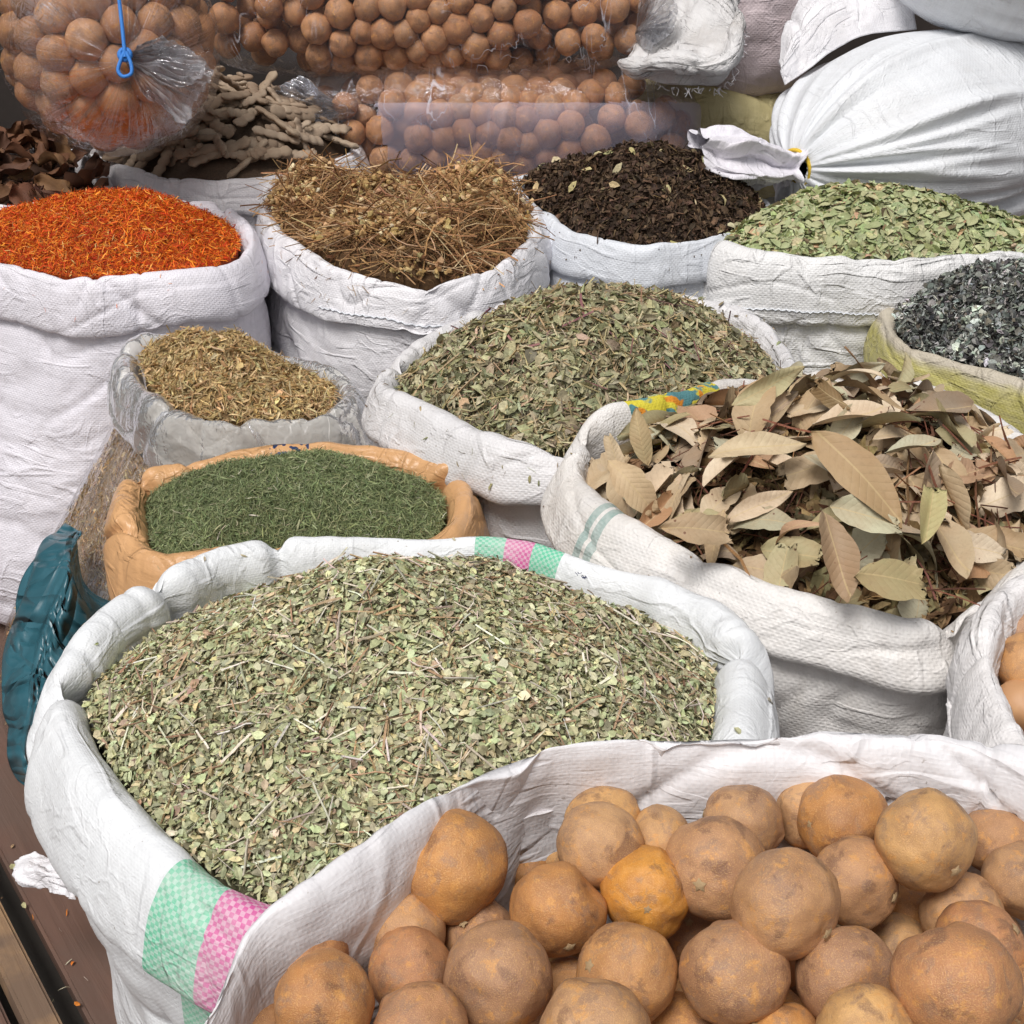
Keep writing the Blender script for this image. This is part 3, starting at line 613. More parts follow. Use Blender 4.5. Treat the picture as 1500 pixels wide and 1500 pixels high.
# lichen
a, n_ = mC.sample(24000); v1, n1 = mC.sample(2500, .97)
heap('lichen_heap', 'heap of curly pale grey and black lichen', 'lichen', [under(mC, (.03, .03, .03), .004),
    place(a, n_, narT+leafT+leafT, (.005, .015), 1.4, [(.30, .32, .29), (.48, .50, .46), (.13, .13, .125), (.05, .05, .05), (.22, .23, .21), (.17, .15, .12)], [6, 6, 5, 4, 5, 2], (-.2, .6), patch=.9, pf=26.),
    place(v1, n1, [T_clump(k) for k in range(5)], (.004, .011), 1., [(.03, .03, .03), (.30, .32, .30), (.07, .07, .065)], [4, 2, 3], (-.3, .2), wvar=.1)], M['bits'])
# dried flowers
a, n_ = mF.sample(2300, .97); st, sn_ = mF.sample(9000, 1.)
hd, hn = mF.sample(6500, .98); cl = vn(np.concatenate([hd[:, :2]*18, np.zeros((len(hd), 1))], 1), 77) > -.05; hd, hn = hd[cl], hn[cl]
heap('dried_flower_heap', 'tangled heap of brown dried stalks with clusters of small flower heads', 'dried flowers', [under(mF, (.10, .055, .025), .008),
    place(a, n_, stemT, (.04, .13), .5, [(.48, .28, .13), (.36, .20, .09), (.64, .45, .26), (.18, .09, .04)], [5, 5, 2, 4], (-.06, .16), align=np.tile([[1., .15, 0]], (len(a), 1))),
    place(st, sn_, hairT+narT, (.006, .022), .8, [(.26, .14, .06), (.16, .08, .035), (.40, .26, .12)], [4, 5, 2], (-.5, .3)),
    place(hd, hn, [T_clump(k) for k in range(5, 10)], (.004, .012), 1., [(.46, .30, .13), (.58, .42, .22), (.34, .19, .08), (.66, .54, .34)], [6, 4, 4, 1], (-.1, 1.6), wvar=.1)], M['bits'])
def litter(R, name, label, n, temps, size, pal, seed=0, floor=False):
    G = R.G; j = rng.integers(int(R.kr*.42), int(R.kr*.80), n); i = rng.integers(0, G.shape[1], n); keep = rng.random(n) < np.clip(.5+vn(np.stack([i*.05, j*.1, 0*j], -1), seed), 0, 1); j, i = j[keep], i[keep]
    p = G[j, i]; du = G[j, (i+1) % G.shape[1]]-G[j, i-1]; dv = G[j+1, i]-G[j-1, i]; nn = nrm(np.cross(du, dv)); nn *= np.sign(nn[:, 2:3]+1e-6)
    heap(name, label, 'crumbs', [place(p+nn*.001, nn, temps, size, .25, pal, [1]*len(pal), (0, .05))], M['bits'])
litter(RB, 'spilled_crumbs', 'few leaf crumbs spilled on the rim of the striped front sack', 60, leafT+twigT[:2], (.003, .010), [(.4, .42, .22), (.3, .2, .12), (.5, .45, .3)], 3)
litter(RM, 'spilled_crumbs', 'herb crumbs spilled on the rim of the middle sack', 260, narT+twigT, (.004, .014), [(.3, .3, .16), (.35, .27, .15), (.2, .15, .1)], 4)
litter(RY, 'spilled_crumbs', 'brown leaf crumbs on the rim of the bay leaf sack', 90, chipT, (.002, .006), [(.3, .2, .1), (.4, .3, .17), (.15, .09, .05)], 5)
litter(RF, 'spilled_crumbs', 'straw bits on the rim of the dried flower sack', 200, hairT+twigT, (.006, .02), [(.4, .26, .12), (.3, .18, .08)], 6)
litter(RD, 'spilled_crumbs', 'dark specks on the rim of the dark herb sack', 160, chipT, (.002, .006), [(.08, .05, .03), (.12, .08, .05)], 7)
litter(RS, 'spilled_crumbs', 'orange threads on the rim of the safflower sack', 110, stripT, (.004, .009), [(.7, .15, .02), (.8, .3, .05)], 8)
litter(RO, 'spilled_crumbs', 'green dill bits on the rim of the orange sack', 160, hairT, (.004, .010), [(.12, .2, .08), (.3, .32, .2)], 9)
def seam(R, j, a0, a1, mat):
    i = np.arange(R.N); sel = i[(R.s >= a0) & (R.s <= a1)]; p = R.G[j, sel].copy(); k = np.arange(len(p)); p[:, :2] += R.n[sel]*.0012; p[:, 2] += .0016*np.sin(k*2.4)+.002*vn(np.stack([k*.15, 0*k, 0*k], -1), 3)
    V, Fc = tube(p, .0011, 5); child('seam', V, Fc, mat, R.root)
seam(RG, RG.kr-13, *two(u_at(RG, 1075, 362), u_at(RG, 1400, 374)), mat_dk)
seam(RF, RF.kr-12, *two(u_at(RF, 480, 384), u_at(RF, 700, 398)), mat_dk)
# litter on the boards
n0 = 34; lx = rng.uniform(0, 130, n0); ly = rng.uniform(1120, 1480, n0); fp = np.array([P(x, y, .002) for x, y in zip(lx, ly)])
heap('floor_litter', 'scattered leaf crumbs and orange threads on the boards', 'crumbs', [place(fp, np.tile([[0, 0, 1.]], (n0, 1)), leafT+stripT+twigT[:1], (.003, .014), .2, [(.4, .36, .2), (.6, .2, .03), (.3, .18, .1), (.55, .5, .4)], [4, 2, 3, 2], (0, .05))], M['bits'])
# stray stalks over rims
def stray(name, label, pts, r, col, seed=0):
    V, Fc = tube(smoothpath(np.array(pts), 10)[0], r, 5); return ob(name, mk(name, V, Fc, None, np.array(col)*np.ones((len(V), 3))), M['bits'], None, label, 'stalk')
stray('stray_stalk', 'thin dry stalk lying over the rim right of the flower heap', [P(765, 325, .62), P(785, 340, .612), P(812, 352, .59)], .0011, (.40, .22, .09))
stray('stray_stalk', 'short dark stalk hanging from the front rim of the dark herb sack', [P(878, 335, .615), P(875, 352, .60), P(876, 380, .565)], .0010, (.10, .06, .04))
stray('stray_stalk', 'short stalk crossing the left front rim of the flower sack', [P(408, 338, .602), P(424, 337, .605), P(442, 338, .60)], .0010, (.3, .2, .1))
stray('stray_stalk', 'purple twig standing on the back rim of the middle herb sack', [P(703, 470, .60), P(709, 460, .615), P(718, 452, .63)], .0013, (.25, .07, .12))

# green leaves: the 300 in front as single leaves, the rest as one mass
a, n_ = mG.sample(7000)
heap('small_leaf_mass', 'mass of small oval green leaves under the topmost ones in the wide right sack', 'leaves', [under(mG, (.09, .10, .04), .003),
    place(a, n_, leafT+[T_leaf(.36, .2, .1, 1), T_leaf(.4, -.2, .2, 2)], (.013, .026), .38, [(.34, .38, .19), (.44, .47, .27), (.25, .28, .12), (.52, .47, .28), (.17, .13, .07), (.50, .34, .2)], [9, 8, 6, 3, 1.5, 1], (-.15, .15))], M['bits'])
def leaf_mesh(name, wd, seed, L=1., nx=12, ny=6, fold=.15, bend=.2, wav=.05, rag=0., tip=.6):
    r = np.random.default_rng(seed); x = np.linspace(-1, 1, nx+1); V = []
    k1, k2 = r.uniform(1.5, 4, 2); ph = r.uniform(0, 6, 3); twist = r.normal()*.12; side = r.normal()*.06
    cut = 1 if r.random() > rag else r.uniform(.35, .75)
    for xi in x:
        xx = xi if xi < cut else cut
        h = wd*max(0., 1-abs(xx)**1.9)**.8*(1-.22*xx*tip)
        if rag: h *= 1-.16*rag*max(0, math.sin(xx*9+ph[2]))**2-.10*rag*r.random()
        for yj in np.linspace(-1, 1, ny+1):
            y = yj*h; z = fold*abs(y)-bend*xx*xx+wav*math.sin(k1*xx+ph[0]+yj*k2)*abs(yj)+wav*.6*math.sin(3*xx+ph[1]); z += twist*xx*y*2
            ex = 0 if xi <= cut else .06*r.normal()
            V.append((xx+ex, y+side*xx*xx, z))
    V = np.array(V)*L*.5; Fc = grid_faces(nx+1, ny+1, False)
    # paper-thin but closed: a second face sheet just below
    return mk(name, V, Fc, None)
EUL = lambda X, Y, Z: __import__('mathutils').Matrix(((X[0], Y[0], Z[0]), (X[1], Y[1], Z[1]), (X[2], Y[2], Z[2]))).to_euler()
def orient(n, tilt, xdir=None):
    Z = nrm(n+tilt*rng.normal(size=3)); X = rng.normal(size=3) if xdir is None else np.array(xdir)+.35*rng.normal(size=3); X = nrm(X-Z*(X@Z)); return EUL(X, np.cross(Z, X), Z)
sm = [leaf_mesh('oval_leaf', w_, 200+k, nx=6, ny=4, fold=.2, bend=b, wav=.04) for k, (w_, b) in enumerate([(.5, .1), (.42, .25), (.55, .15), (.38, .05), (.46, -.1), (.5, .3)])]
for m in sm: m.materials.append(M['senna'])
a, n_ = mG.sample(2600, .93); fr = np.argsort(a[:, 1])[:1400]; fr = rng.choice(fr, 300, replace=False)
for k in fr:
    zx, zy = zone(a[k], 1080, 1490, 275, 368)
    o = ob('oval_leaf', sm[rng.integers(6)], None, None, 'small pale green oval leaf at the %s of the green heap, %s third' % (zy, zx), 'leaf', 'oval leaves at the %s %s of the green leaf heap' % (zy, zx))
    o.location = a[k]+n_[k]*rng.uniform(.001, .007); o.rotation_euler = orient(n_[k], .32); s = rng.uniform(.017, .028); o.scale = (s, s, s)

# bay leaves
bm_ = [leaf_mesh('bay_leaf', w_, 300+k, nx=14, ny=6, fold=f, bend=b, wav=wv, rag=rg) for k, (w_, f, b, wv, rg) in enumerate(
    [(.36, .15, .10, .05, .3), (.42, .3, .2, .08, .6), (.32, -.2, .25, .07, .8), (.40, .5, -.15, .08, .5), (.38, .25, .35, .10, 1.), (.45, .05, .08, .07, .6), (.34, .7, .2, .06, .3), (.40, -.4, -.25, .10, .9), (.30, .3, .08, .06, .3), (.44, .2, .45, .08, 1.), (.48, .3, .15, .12, 1.), (.35, .9, .1, .06, .8), (.5, -.3, .3, .1, 1.), (.28, .2, .5, .08, .6)])]
for m in bm_: m.materials.append(M['bay'])
a, n_ = mY.sample(9000); tw, tn = mY.sample(260, .95)
heap('leaf_crumbs', 'broken brown leaf crumbs and twigs between the large bay leaves', 'leaf crumbs', [under(mY, (.06, .035, .018), .02),
    place(a-np.array([0, 0, .014]), n_, chipT+leafT, (.010, .034), .9, [(.20, .13, .06), (.30, .21, .10), (.11, .06, .03), (.26, .22, .12)], [4, 3, 4, 2], (-.2, .3)),
    place(tw, tn, stemT[:1]+[T_twig(.018, .05, .05, 4)], (.04, .12), .35, [(.20, .08, .05), (.14, .06, .04), (.30, .16, .08)], [4, 4, 2], (0, .12))], M['bits'])
def bay(pos, rot, s, lab, grp=None, me=None):
    o = ob('bay_leaf', me or bm_[rng.integers(len(bm_))], None, None, lab, 'leaf', grp); o.location = pos; o.rotation_euler = rot; o.scale = (s, s, s); return o
BG = 'bay leaves heaped loosely in the striped sack'
BCOL = {'tan': [(.50, .39, .25), (.55, .44, .30), (.47, .35, .21)], 'olive': [(.38, .34, .19), (.43, .40, .24)], 'pale green': [(.48, .47, .33), (.52, .50, .36)], 'reddish brown': [(.42, .24, .13), (.47, .30, .19)],
        'cream': [(.66, .53, .38), (.70, .59, .44)], 'grey brown': [(.38, .30, .22), (.33, .26, .19)]}
def pick(d, keys=None):
    k = (keys or list(d))[rng.integers(len(keys or list(d)))]; c = d[k][rng.integers(len(d[k]))]; j = 1+.08*rng.normal()
    return k, tuple(min(1, x*j) for x in c)+(1.,)
a, n_ = mY.sample(330, 1.)
pj = proj(a)
for k in range(300):
    if 830 < pj[k, 0] < 1010 and pj[k, 1] < 655-(pj[k, 0]-830)*.12: continue
    lay = k/300.; cn_, cc = pick(BCOL, ['tan', 'tan', 'cream', 'olive', 'pale green', 'reddish brown', 'grey brown', 'tan']); s = rng.uniform(.06, .105)*(1-.10*lay); pos = a[k]+n_[k]*(-.010+.036*lay)
    zx, zy = zone(pos, 880, 1500, 540, 880); sz = 'small' if s < .072 else 'large' if s > .09 else 'middling'
    o = bay(pos, orient(n_[k], .26+.42*rng.random()**2), s, '%s %s dry bay leaf at the %s of the leaf heap, %s third' % (sz, cn_, zy, zx), BG); o.color = cc
def bayat(px, py, z, ax, tilt, s, lab, k, col=None):
    """a leaf laid with its axis at the given heading, tilted up towards the market lane"""
    ang = math.radians(ax); nz = nrm(np.array([rng.normal()*.1, -math.sin(tilt), math.cos(tilt)]))
    X = np.array([math.cos(ang), math.sin(ang)*1.0, 0]); X = nrm(X-nz*(X@nz)); o = bay(P(px, py, z), EUL(X, np.cross(nz, X), nz), s, lab, None, bm_[k]); o.color = (*(col or (.46, .36, .2)), 1)
bayat(1260, 695, .690, -62, .75, .115, 'large brown bay leaf lying diagonally on top in the middle of the leaf heap', 0, (.40, .28, .15))
bayat(1128, 565, .690, 66, 1.25, .085, 'pale greenish bay leaf standing upright at the back left of the leaf heap', 8, (.52, .48, .28))
bayat(1325, 850, .640, -5, .55, .085, 'olive bay leaf lying flat against the front rim', 5, (.36, .31, .16))
bayat(1225, 815, .650, -78, .8, .080, 'purplish brown bay leaf with dark spots near the front rim', 3, (.34, .24, .15))
bayat(1110, 655, .690, 8, .5, .090, 'straight pale bay leaf lying level across the left of the heap', 8, (.60, .49, .32))
bayat(1365, 740, .670, 82, .8, .070, 'narrow yellow green bay leaf upright right of the large brown one', 6, (.46, .42, .2))
bayat(1035, 775, .645, -4, .8, .080, 'flat brown bay leaf with a torn square end at the left front rim', 4, (.43, .32, .2))
bayat(1210, 575, .70, 130, 1.0, .055, 'curled dark bay leaf sticking up at the back of the heap', 7, (.22, .15, .07))
bayat(938, 640, .645, 88, 1.2, .060, 'tan bay leaf standing in front of the yellow flower print', 0, (.46, .36, .2))
bayat(900, 665, .63, 100, 1.1, .055, 'pale bay leaf leaning on the left inner rim beside the flower print', 2, (.54, .43, .28))
bayat(930, 715, .63, -65, 1.0, .075, 'ragged beige bay leaf hanging at the left rim near the green stripe', 9, (.58, .44, .27))
bayat(1290, 760, .662, -20, .6, .085, 'pale grey green bay leaf with a torn edge below the large brown one', 1, (.50, .48, .33))

# tamarind pods
def pod_mesh(seed):
    r = np.random.default_rng(seed); nl = r.integers(3, 7); m = 34; t = np.linspace(0, 1, m)
    ang = (t-.5)*r.uniform(.1, .9); pts = np.stack([np.cumsum(np.cos(ang)), np.cumsum(np.sin(ang)), 1.0*np.sin(t*3+r.uniform(0, 5))], 1)/m
    pts -= pts.mean(0); rad = .135*(.62+.34*np.abs(np.sin(t*nl*math.pi))**.6)*np.minimum(1, (np.minimum(t, 1-t)*14+.08))**.6
    V, Fc = tube(pts, rad, 10); V = V.copy(); c = np.repeat(pts, 10, 0); V = c+(V-c)*np.array([1, 1, .42]); V += .008*fbm(V*25, seed)[:, None]
    return mk('seed_pod', V, Fc)
pm = [pod_mesh(400+k) for k in range(9)]
for m in pm: m.materials.append(M['pod'])
a, n_ = mP.sample(270, .93)
for k in range(200):
    lay = k/200
    s = rng.uniform(.05, .118); zx, zy = zone(a[k], 190, 500, 125, 260)
    o = ob('seed_pod', pm[rng.integers(9)], None, None, '%s lumpy grey brown seed pod at the %s of the pod heap, %s third' % ('long' if s > .085 else 'short', zy, zx), 'seed pod', 'seed pods heaped in the back sack')
    o.location = a[k]+n_[k]*(-.01+.022*lay); o.rotation_euler = orient(n_[k], .3, (1, rng.uniform(-.8, 1.6), 0)); o.scale = (s, max(.08, s), max(.08, s))
vb, fb = mP.base(lower=.02); ob('pod_crumbs', mk('pod_crumbs', vb, fb, None, np.array((.09, .06, .04))*np.ones((len(vb), 3))), M['bits'], None, 'dark crumbs and broken shells filling the gaps under the seed pods', 'pod crumbs', None, 'stuff')
# brown leaves
bl = [leaf_mesh('brown_leaf', .6, 500+k, nx=10, ny=8, fold=.5, bend=.3*(-1)**k, wav=.28, rag=1.) for k in range(6)]
for m in bl: m.materials.append(M['brownleaf'])
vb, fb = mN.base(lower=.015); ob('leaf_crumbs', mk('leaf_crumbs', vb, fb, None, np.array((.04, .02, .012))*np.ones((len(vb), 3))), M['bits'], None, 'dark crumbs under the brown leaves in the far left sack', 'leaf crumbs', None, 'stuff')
a, n_ = mN.sample(120, .95)
for k in range(110):
    zx, zy = zone(a[k], 0, 150, 205, 290)
    o = ob('brown_leaf', bl[rng.integers(6)], None, None, 'crumpled dark brown dried leaf at the %s %s of the far left sack' % (zy, zx), 'leaf', 'crumpled brown leaves in the far left sack')
    o.location = a[k]+n_[k]*rng.uniform(0, .03); o.rotation_euler = orient(n_[k], .6); s = rng.uniform(.04, .085); o.scale = (s, s, s)

# ================================================================== dried limes
def lime_mesh(seed, nu=44, nv=30, dent=1.):
    r = np.random.default_rng(seed); th = np.linspace(0.0001, math.pi-.0001, nv)[:, None]; ph = (np.arange(nu)*2*math.pi/nu)[None]
    D = np.stack(np.broadcast_arrays(np.sin(th)*np.cos(ph), np.sin(th)*np.sin(ph), np.cos(th)), -1)
    R_ = 1+.06*dent*fbm(D*1.3+seed*3.1, seed, 2)+.02*dent*fbm(D*4+seed, seed+2, 2)
    k = r.integers(5, 9); wr = np.cos(k*ph+r.uniform(0, 6)+1.5*fbm(D*1.5, seed+4, 2)*1.2)
    R_ = R_+.03*dent*wr*np.sin(th)**2*np.clip(vn(D*1.3+5, seed+8)+.4, 0, 1)-.022*dent*ridge(D*1.2+seed, seed+6, 2, 6)
    for _ in range(r.integers(1, 4)):
        c = nrm(r.normal(size=3)); R_ = R_-r.uniform(.04, .10)*dent*np.exp(-((1-D@c)/.10)**2)
    R_ = R_-.05*np.exp(-(th/.28)**2)+.05*np.exp(-((math.pi-th)/.16)**2)-.02*np.exp(-((math.pi-th-.35)/.15)**2)
    V = D*R_[..., None]*np.array([1, 1, r.uniform(.92, 1.04)]); V = V.reshape(-1, 3)
    return mk('dried_lime', V, grid_faces(nv, nu))
LM = [lime_mesh(600+k) for k in range(14)]
LMy = lime_mesh(640, dent=1.3)
LB = [lime_mesh(660+k, 24, 16, 1.2) for k in range(8)]
for m in LM: m.materials.append(M['lime'])
for m in LB: m.materials.append(M['lime_b'])
LMy.materials.append(M['lime_y'])
a8 = np.arange(10)*2*math.pi/10; rr = np.where(np.arange(10) % 2, .15, .085)
cv = np.concatenate([[(0, 0, .965)], np.stack([rr*np.cos(a8)*.6, rr*np.sin(a8)*.6, np.full(10, .968)], 1), np.stack([rr*np.cos(a8), rr*np.sin(a8), np.full(10, .93)], 1)])
cf = [(0, 1+k, 1+(k+1) % 10) for k in range(10)]+[(1+k, 11+k, 11+(k+1) % 10) for k in range(10)]+[(1+k, 11+(k+1) % 10, 1+(k+1) % 10) for k in range(10)]
SE = mk('stem_end', cv, cf); SE.materials.append(M['stem_end'])
FL = [(666, 1268, 80, 'large orange brown dried lime highest at the left of the front sack', .02), (817, 1332, 71, 'greyish brown round dried lime just right of the large left one', .01), (878, 1240, 64, 'pale tan dried lime at the back against the white sack lining', .0),
      (947, 1307, 68, 'bright orange dented dried lime', .01), (600, 1423, 62, 'pale yellowish dried lime between two bigger ones in the left half', 0), (730, 1430, 79, 'reddish dried lime with a whitish frosted top near the bottom', .02),
      (593, 1362, 61, 'flattened orange dried lime left of centre with a dark dimple', 0), (700, 1368, 54, 'small tan dried lime partly covered by the frosted one', -.01), (563, 1307, 38, None, -.02), (443, 1395, 68, 'leftmost whole dried lime touching the sack rim', .01),
      (475, 1470, 76, 'large tan dried lime at the bottom left of the front sack', .03), (500, 1362, 48, None, -.02), (615, 1512, 72, 'dimpled dried lime cut by the bottom edge, left half', .02), (870, 1512, 84, 'golden brown dried lime cut by the bottom edge in the middle', .03),
      (918, 1428, 76, 'deeply wrinkled purplish brown dried lime', .015), (763, 1262, 42, None, -.03), (800, 1243, 40, None, -.03), (885, 1212, 60, 'thin skinned dried lime behind the pale tan one at the back', -.03), (965, 1232, 40, None, -.03),
      (1050, 1273, 77, 'large mottled dried lime with a yellow lower left cheek', .02), (1087, 1206, 60, 'dried lime peeping over the large mottled one at the back', -.0), (1150, 1325, 82, 'big pinkish tan dried lime lying on top in the centre, stem end down', .045),
      (1188, 1190, 55, 'orange dried lime furthest back behind its grey neighbour', -.02), (1233, 1200, 67, 'grey speckled dried lime at the back centre', 0), (1355, 1230, 75, 'large golden dried lime with dark bands at the back right', .02), (1250, 1293, 68, 'dried lime with a grey spot and a deep shaded dent', .015),
      (1077, 1427, 80, 'orange streaked dried lime low in the centre with its stem end showing', .02), (1240, 1430, 75, 'rough scabby dried lime below the big pinkish one', .02), (1400, 1440, 90, 'largest dried lime at the bottom right with a pale stem knob', .05), (1433, 1388, 68, 'pale orange dried lime right behind the largest one', .01),
      (1410, 1340, 60, 'tan dried lime third behind the largest one', 0), (1495, 1290, 56, 'bright orange dried lime cut by the right edge', .01), (1460, 1232, 42, None, -.03), (1322, 1340, 52, None, -.03), (1315, 1392, 42, None, -.03),
      (1268, 1518, 76, 'smooth orange dried lime cut by the bottom edge, right half', .03), (1145, 1528, 55, 'grey brown dried lime cut by the bottom edge, between two larger ones', .0), (1510, 1465, 52, 'dried lime in the bottom right corner of the sack', 0), (830, 1455, 42, None, -.03), (370, 1505, 42, None, -.01), (1015, 1370, 40, None, -.04), (1000, 1515, 60, None, -.02),(775,1520,50,None,-.03)]
placed = []
def lime(pos, r, me, lab, grp, stem=True, rot=None):
    o = ob('dried_lime', me, None, None, lab, 'dried lime', grp); o.location = pos; o.scale = (r, r, r); o.rotation_euler = rot if rot is not None else rng.uniform(0, 6.28, 3)
    if stem: ob('stem_end', SE, None, o)
    return o
for k, (x, y, r, lab, dz) in enumerate(FL):
    # depth follows the piled surface; the size on the fruit itself stays 4 to 5.5 cm
    zs = .715+dz if y > 1240 or 'left' in (lab or '') else max(.728, .735+dz); c = P(x, y, zs); dep = (c-CP)@FW; R_ = r*dep/F
    lo, hi = .021, .0285
    if R_ < lo or R_ > hi:
        R2 = min(max(R_, lo), hi); c = Q(x, y, R2*F/r*1.0) if (R_ > hi and R_ < hi*1.1) else c; R_ = R2 if R_ > hi else R_
        R_ = max(R_, .018)
    me = LMy if 'bright orange dented' in (lab or '') else LM[k % 14]
    rot_ = None
    if k % 3 == 1 or 'stem' in (lab or '') or 'knob' in (lab or ''): rot_ = Vector(nrm(-FW+.75*nrm(rng.normal(size=3))+np.array([0, 0, -.25]))).to_track_quat('Z', 'Y').to_euler()
    placed.append((c, R_)); lime(c, R_, me, lab or 'dried lime mostly hidden in the gaps between its larger neighbours in the front sack', None if lab else 'half hidden limes of the front sack', True, rot_)
# filling layers below
cnt = 0
for t in range(4000):
    px, py = rng.uniform(330, 1560), rng.uniform(1180, 1640); c = P(px, py, rng.uniform(.61, .685)); r = rng.uniform(.021, .025)
    if all(np.linalg.norm(c-q) > (r+s)*.93 for q, s in placed):
        ed = RL.p[:, :2]; i = np.argmin(np.linalg.norm(ed-c[:2], axis=1))
        if (c[:2]-ed[i])@RL.n[i] > -r-.012: continue
        placed.append((c, r)); cnt += 1; lime(c, r, LB[rng.integers(8)] if False else LM[rng.integers(14)], 'dried lime deep in the front sack below the top layer', 'deep limes of the front sack')
    if cnt > 90: break
for (x, y, r, lab) in [(1500, 930, 46, 'reddish dried lime showing at the right edge above another'), (1505, 975, 44, 'lower of the reddish dried limes at the right edge'), (1560, 930, 46, None), (1600, 990, 46, None), (1560, 1030, 46, None), (1650, 930, 46, None)]:
    if lab is None: continue
    lime(P(x, y, .585), .026, LM[rng.integers(14)], lab, None)

def fill(R, z0, z1, n, lab, mar=.02):
    vv = np.zeros(len(LB[1].vertices)*3, np.float32); LB[1].vertices.foreach_get('co', vv); vv = vv.reshape(-1, 3); ff = grid_faces(16, 24); pts = []
    lo, hi = R.p[:, :2].min(0), R.p[:, :2].max(0)
    for _ in range(n*12):
        c = np.array([*rng.uniform(lo, hi), rng.uniform(z0, z1)]); i = np.argmin(np.linalg.norm(R.p[:, :2]-c[:2], axis=1))
        if (c[:2]-R.p[i, :2])@R.n[i] > -.026-mar or any(np.linalg.norm(c-q) < .040 for q, _s in placed) or any(np.linalg.norm(c-q) < .041 for q in pts): continue
        pts.append(c)
        if len(pts) >= n: break
    V = [c+(vv@np.array(Vector(rng.normal(size=3)).to_track_quat('Z', 'Y').to_matrix()).T)*.0235 for c in pts]
    ob('buried_limes', mk('buried_limes', np.concatenate(V), np.concatenate([ff+i*len(vv) for i in range(len(pts))])), M['lime'], None, lab, 'dried limes', None, 'stuff')
fill(RL, .60, .70, 260, 'lower layers of dried limes in the front corner sack', .0)
fill(RK, .50, .575, 170, 'lower layers of dried limes in the right edge sack', .0)
# packed bags
def pack(n, ax, p, r, seed, it=160):
    rg = np.random.default_rng(seed); ax = np.array(ax)-r; X = rg.uniform(-1, 1, (n, 3))*ax; rad = r*rg.uniform(.88, 1.08, n)
    for _ in range(it):
        d = X[:, None]-X[None]; L = np.linalg.norm(d, axis=-1)+1e-9; np.fill_diagonal(L, 9); ov = np.maximum(0, rad[:, None]+rad[None]-L)
        X = X+(d/L[..., None]*ov[..., None]).sum(1)*.35
        f = (np.abs(X/ax)**p).sum(1)**(1/p); X = X/np.maximum(1, f)[:, None]
    return X, rad
def superell(ax, p, nu=260, nv=140):
    th = np.linspace(.001, math.pi-.001, nv)[:, None]; ph = (np.arange(nu)*2*math.pi/nu)[None]
    D = np.stack(np.broadcast_arrays(np.cos(th)+0*ph, np.sin(th)*np.cos(ph), np.sin(th)*np.sin(ph)), -1)
    f = (np.abs(D/np.array(ax))**p).sum(-1)**(1/p); return D/f[..., None]
M['film_c'] = film_mat('crackling_film', (.85, .86, .95), haze=.025, gloss=.12, bumps=.9, scale=(.5, .25, 1), rough=.12)
M['film_h'] = film_mat('painted_haze_film', (.74, .70, .86), painted_glint=0., haze=.24, gloss=.06, bumps=.15, scale=(.1, .1, 1), rough=.4)  # film layer with the lilac haze of its reflection painted into the tint
M['film_t'] = film_mat('bunched_film', (.88, .90, .96), haze=.30, gloss=.55, bumps=1.8, rough=.07)
BAGGED = []
def bag_limes(pos, rad, fruitlabel, grp, x0, x1, y0, y1, maxn):
    """limes of a bag: those in the outer layers one by one, the buried ones joined"""
    pos = np.array(pos); rad = np.array(rad); pr = proj(pos); dep = (pos-CP)@FW; pr_r = rad*F/dep; n = len(pos); vis = np.zeros(n)
    a_ = np.linspace(0, 2*math.pi, 10, endpoint=False); off = np.concatenate([[(0, 0)], .55*np.stack([np.cos(a_), np.sin(a_)], 1), .9*np.stack([np.cos(a_), np.sin(a_)], 1)])
    for k in range(n):
        smp = pr[k]+off*pr_r[k]; nearer = (dep < dep[k]-.004)
        cov = (np.linalg.norm(smp[:, None]-pr[nearer][None], axis=-1) < pr_r[nearer][None]).any(1)
        inp = (smp > -2).all(1) & (smp < 1502).all(1); vis[k] = ((~cov) & inp).mean()*pr_r[k]**2
    order = np.argsort(-vis); hid = []
    for j, k in enumerate(order):
        if j < maxn and vis[k] > 40:
            fx = (pr[k, 0]-x0)/(x1-x0); fy = (pr[k, 1]-y0)/(y1-y0)
            col = ['leftmost', 'left', 'middle', 'right', 'rightmost'][int(np.clip(fx*5, 0, 4))]; row = ['topmost', 'upper', 'lower', 'lowest'][int(np.clip(fy*4, 0, 3))]
            lime(pos[k], rad[k], LB[rng.integers(8)], fruitlabel % (row, col), grp, False)
        else: hid.append(k)
    if hid:
        me = LB[0]; vv = np.zeros(len(me.vertices)*3, np.float32); me.vertices.foreach_get('co', vv); vv = vv.reshape(-1, 3); ff = grid_faces(16, 24); Vh, Fh = [], []
        for i, k in enumerate(hid): Vh.append(pos[k]+vv*rad[k]); Fh.append(ff+i*len(vv))
        ob('buried_limes', mk('buried_limes', np.concatenate(Vh), np.concatenate(Fh)), M['lime_b'], None, 'buried inner ' + grp, 'dried limes', None, 'stuff')
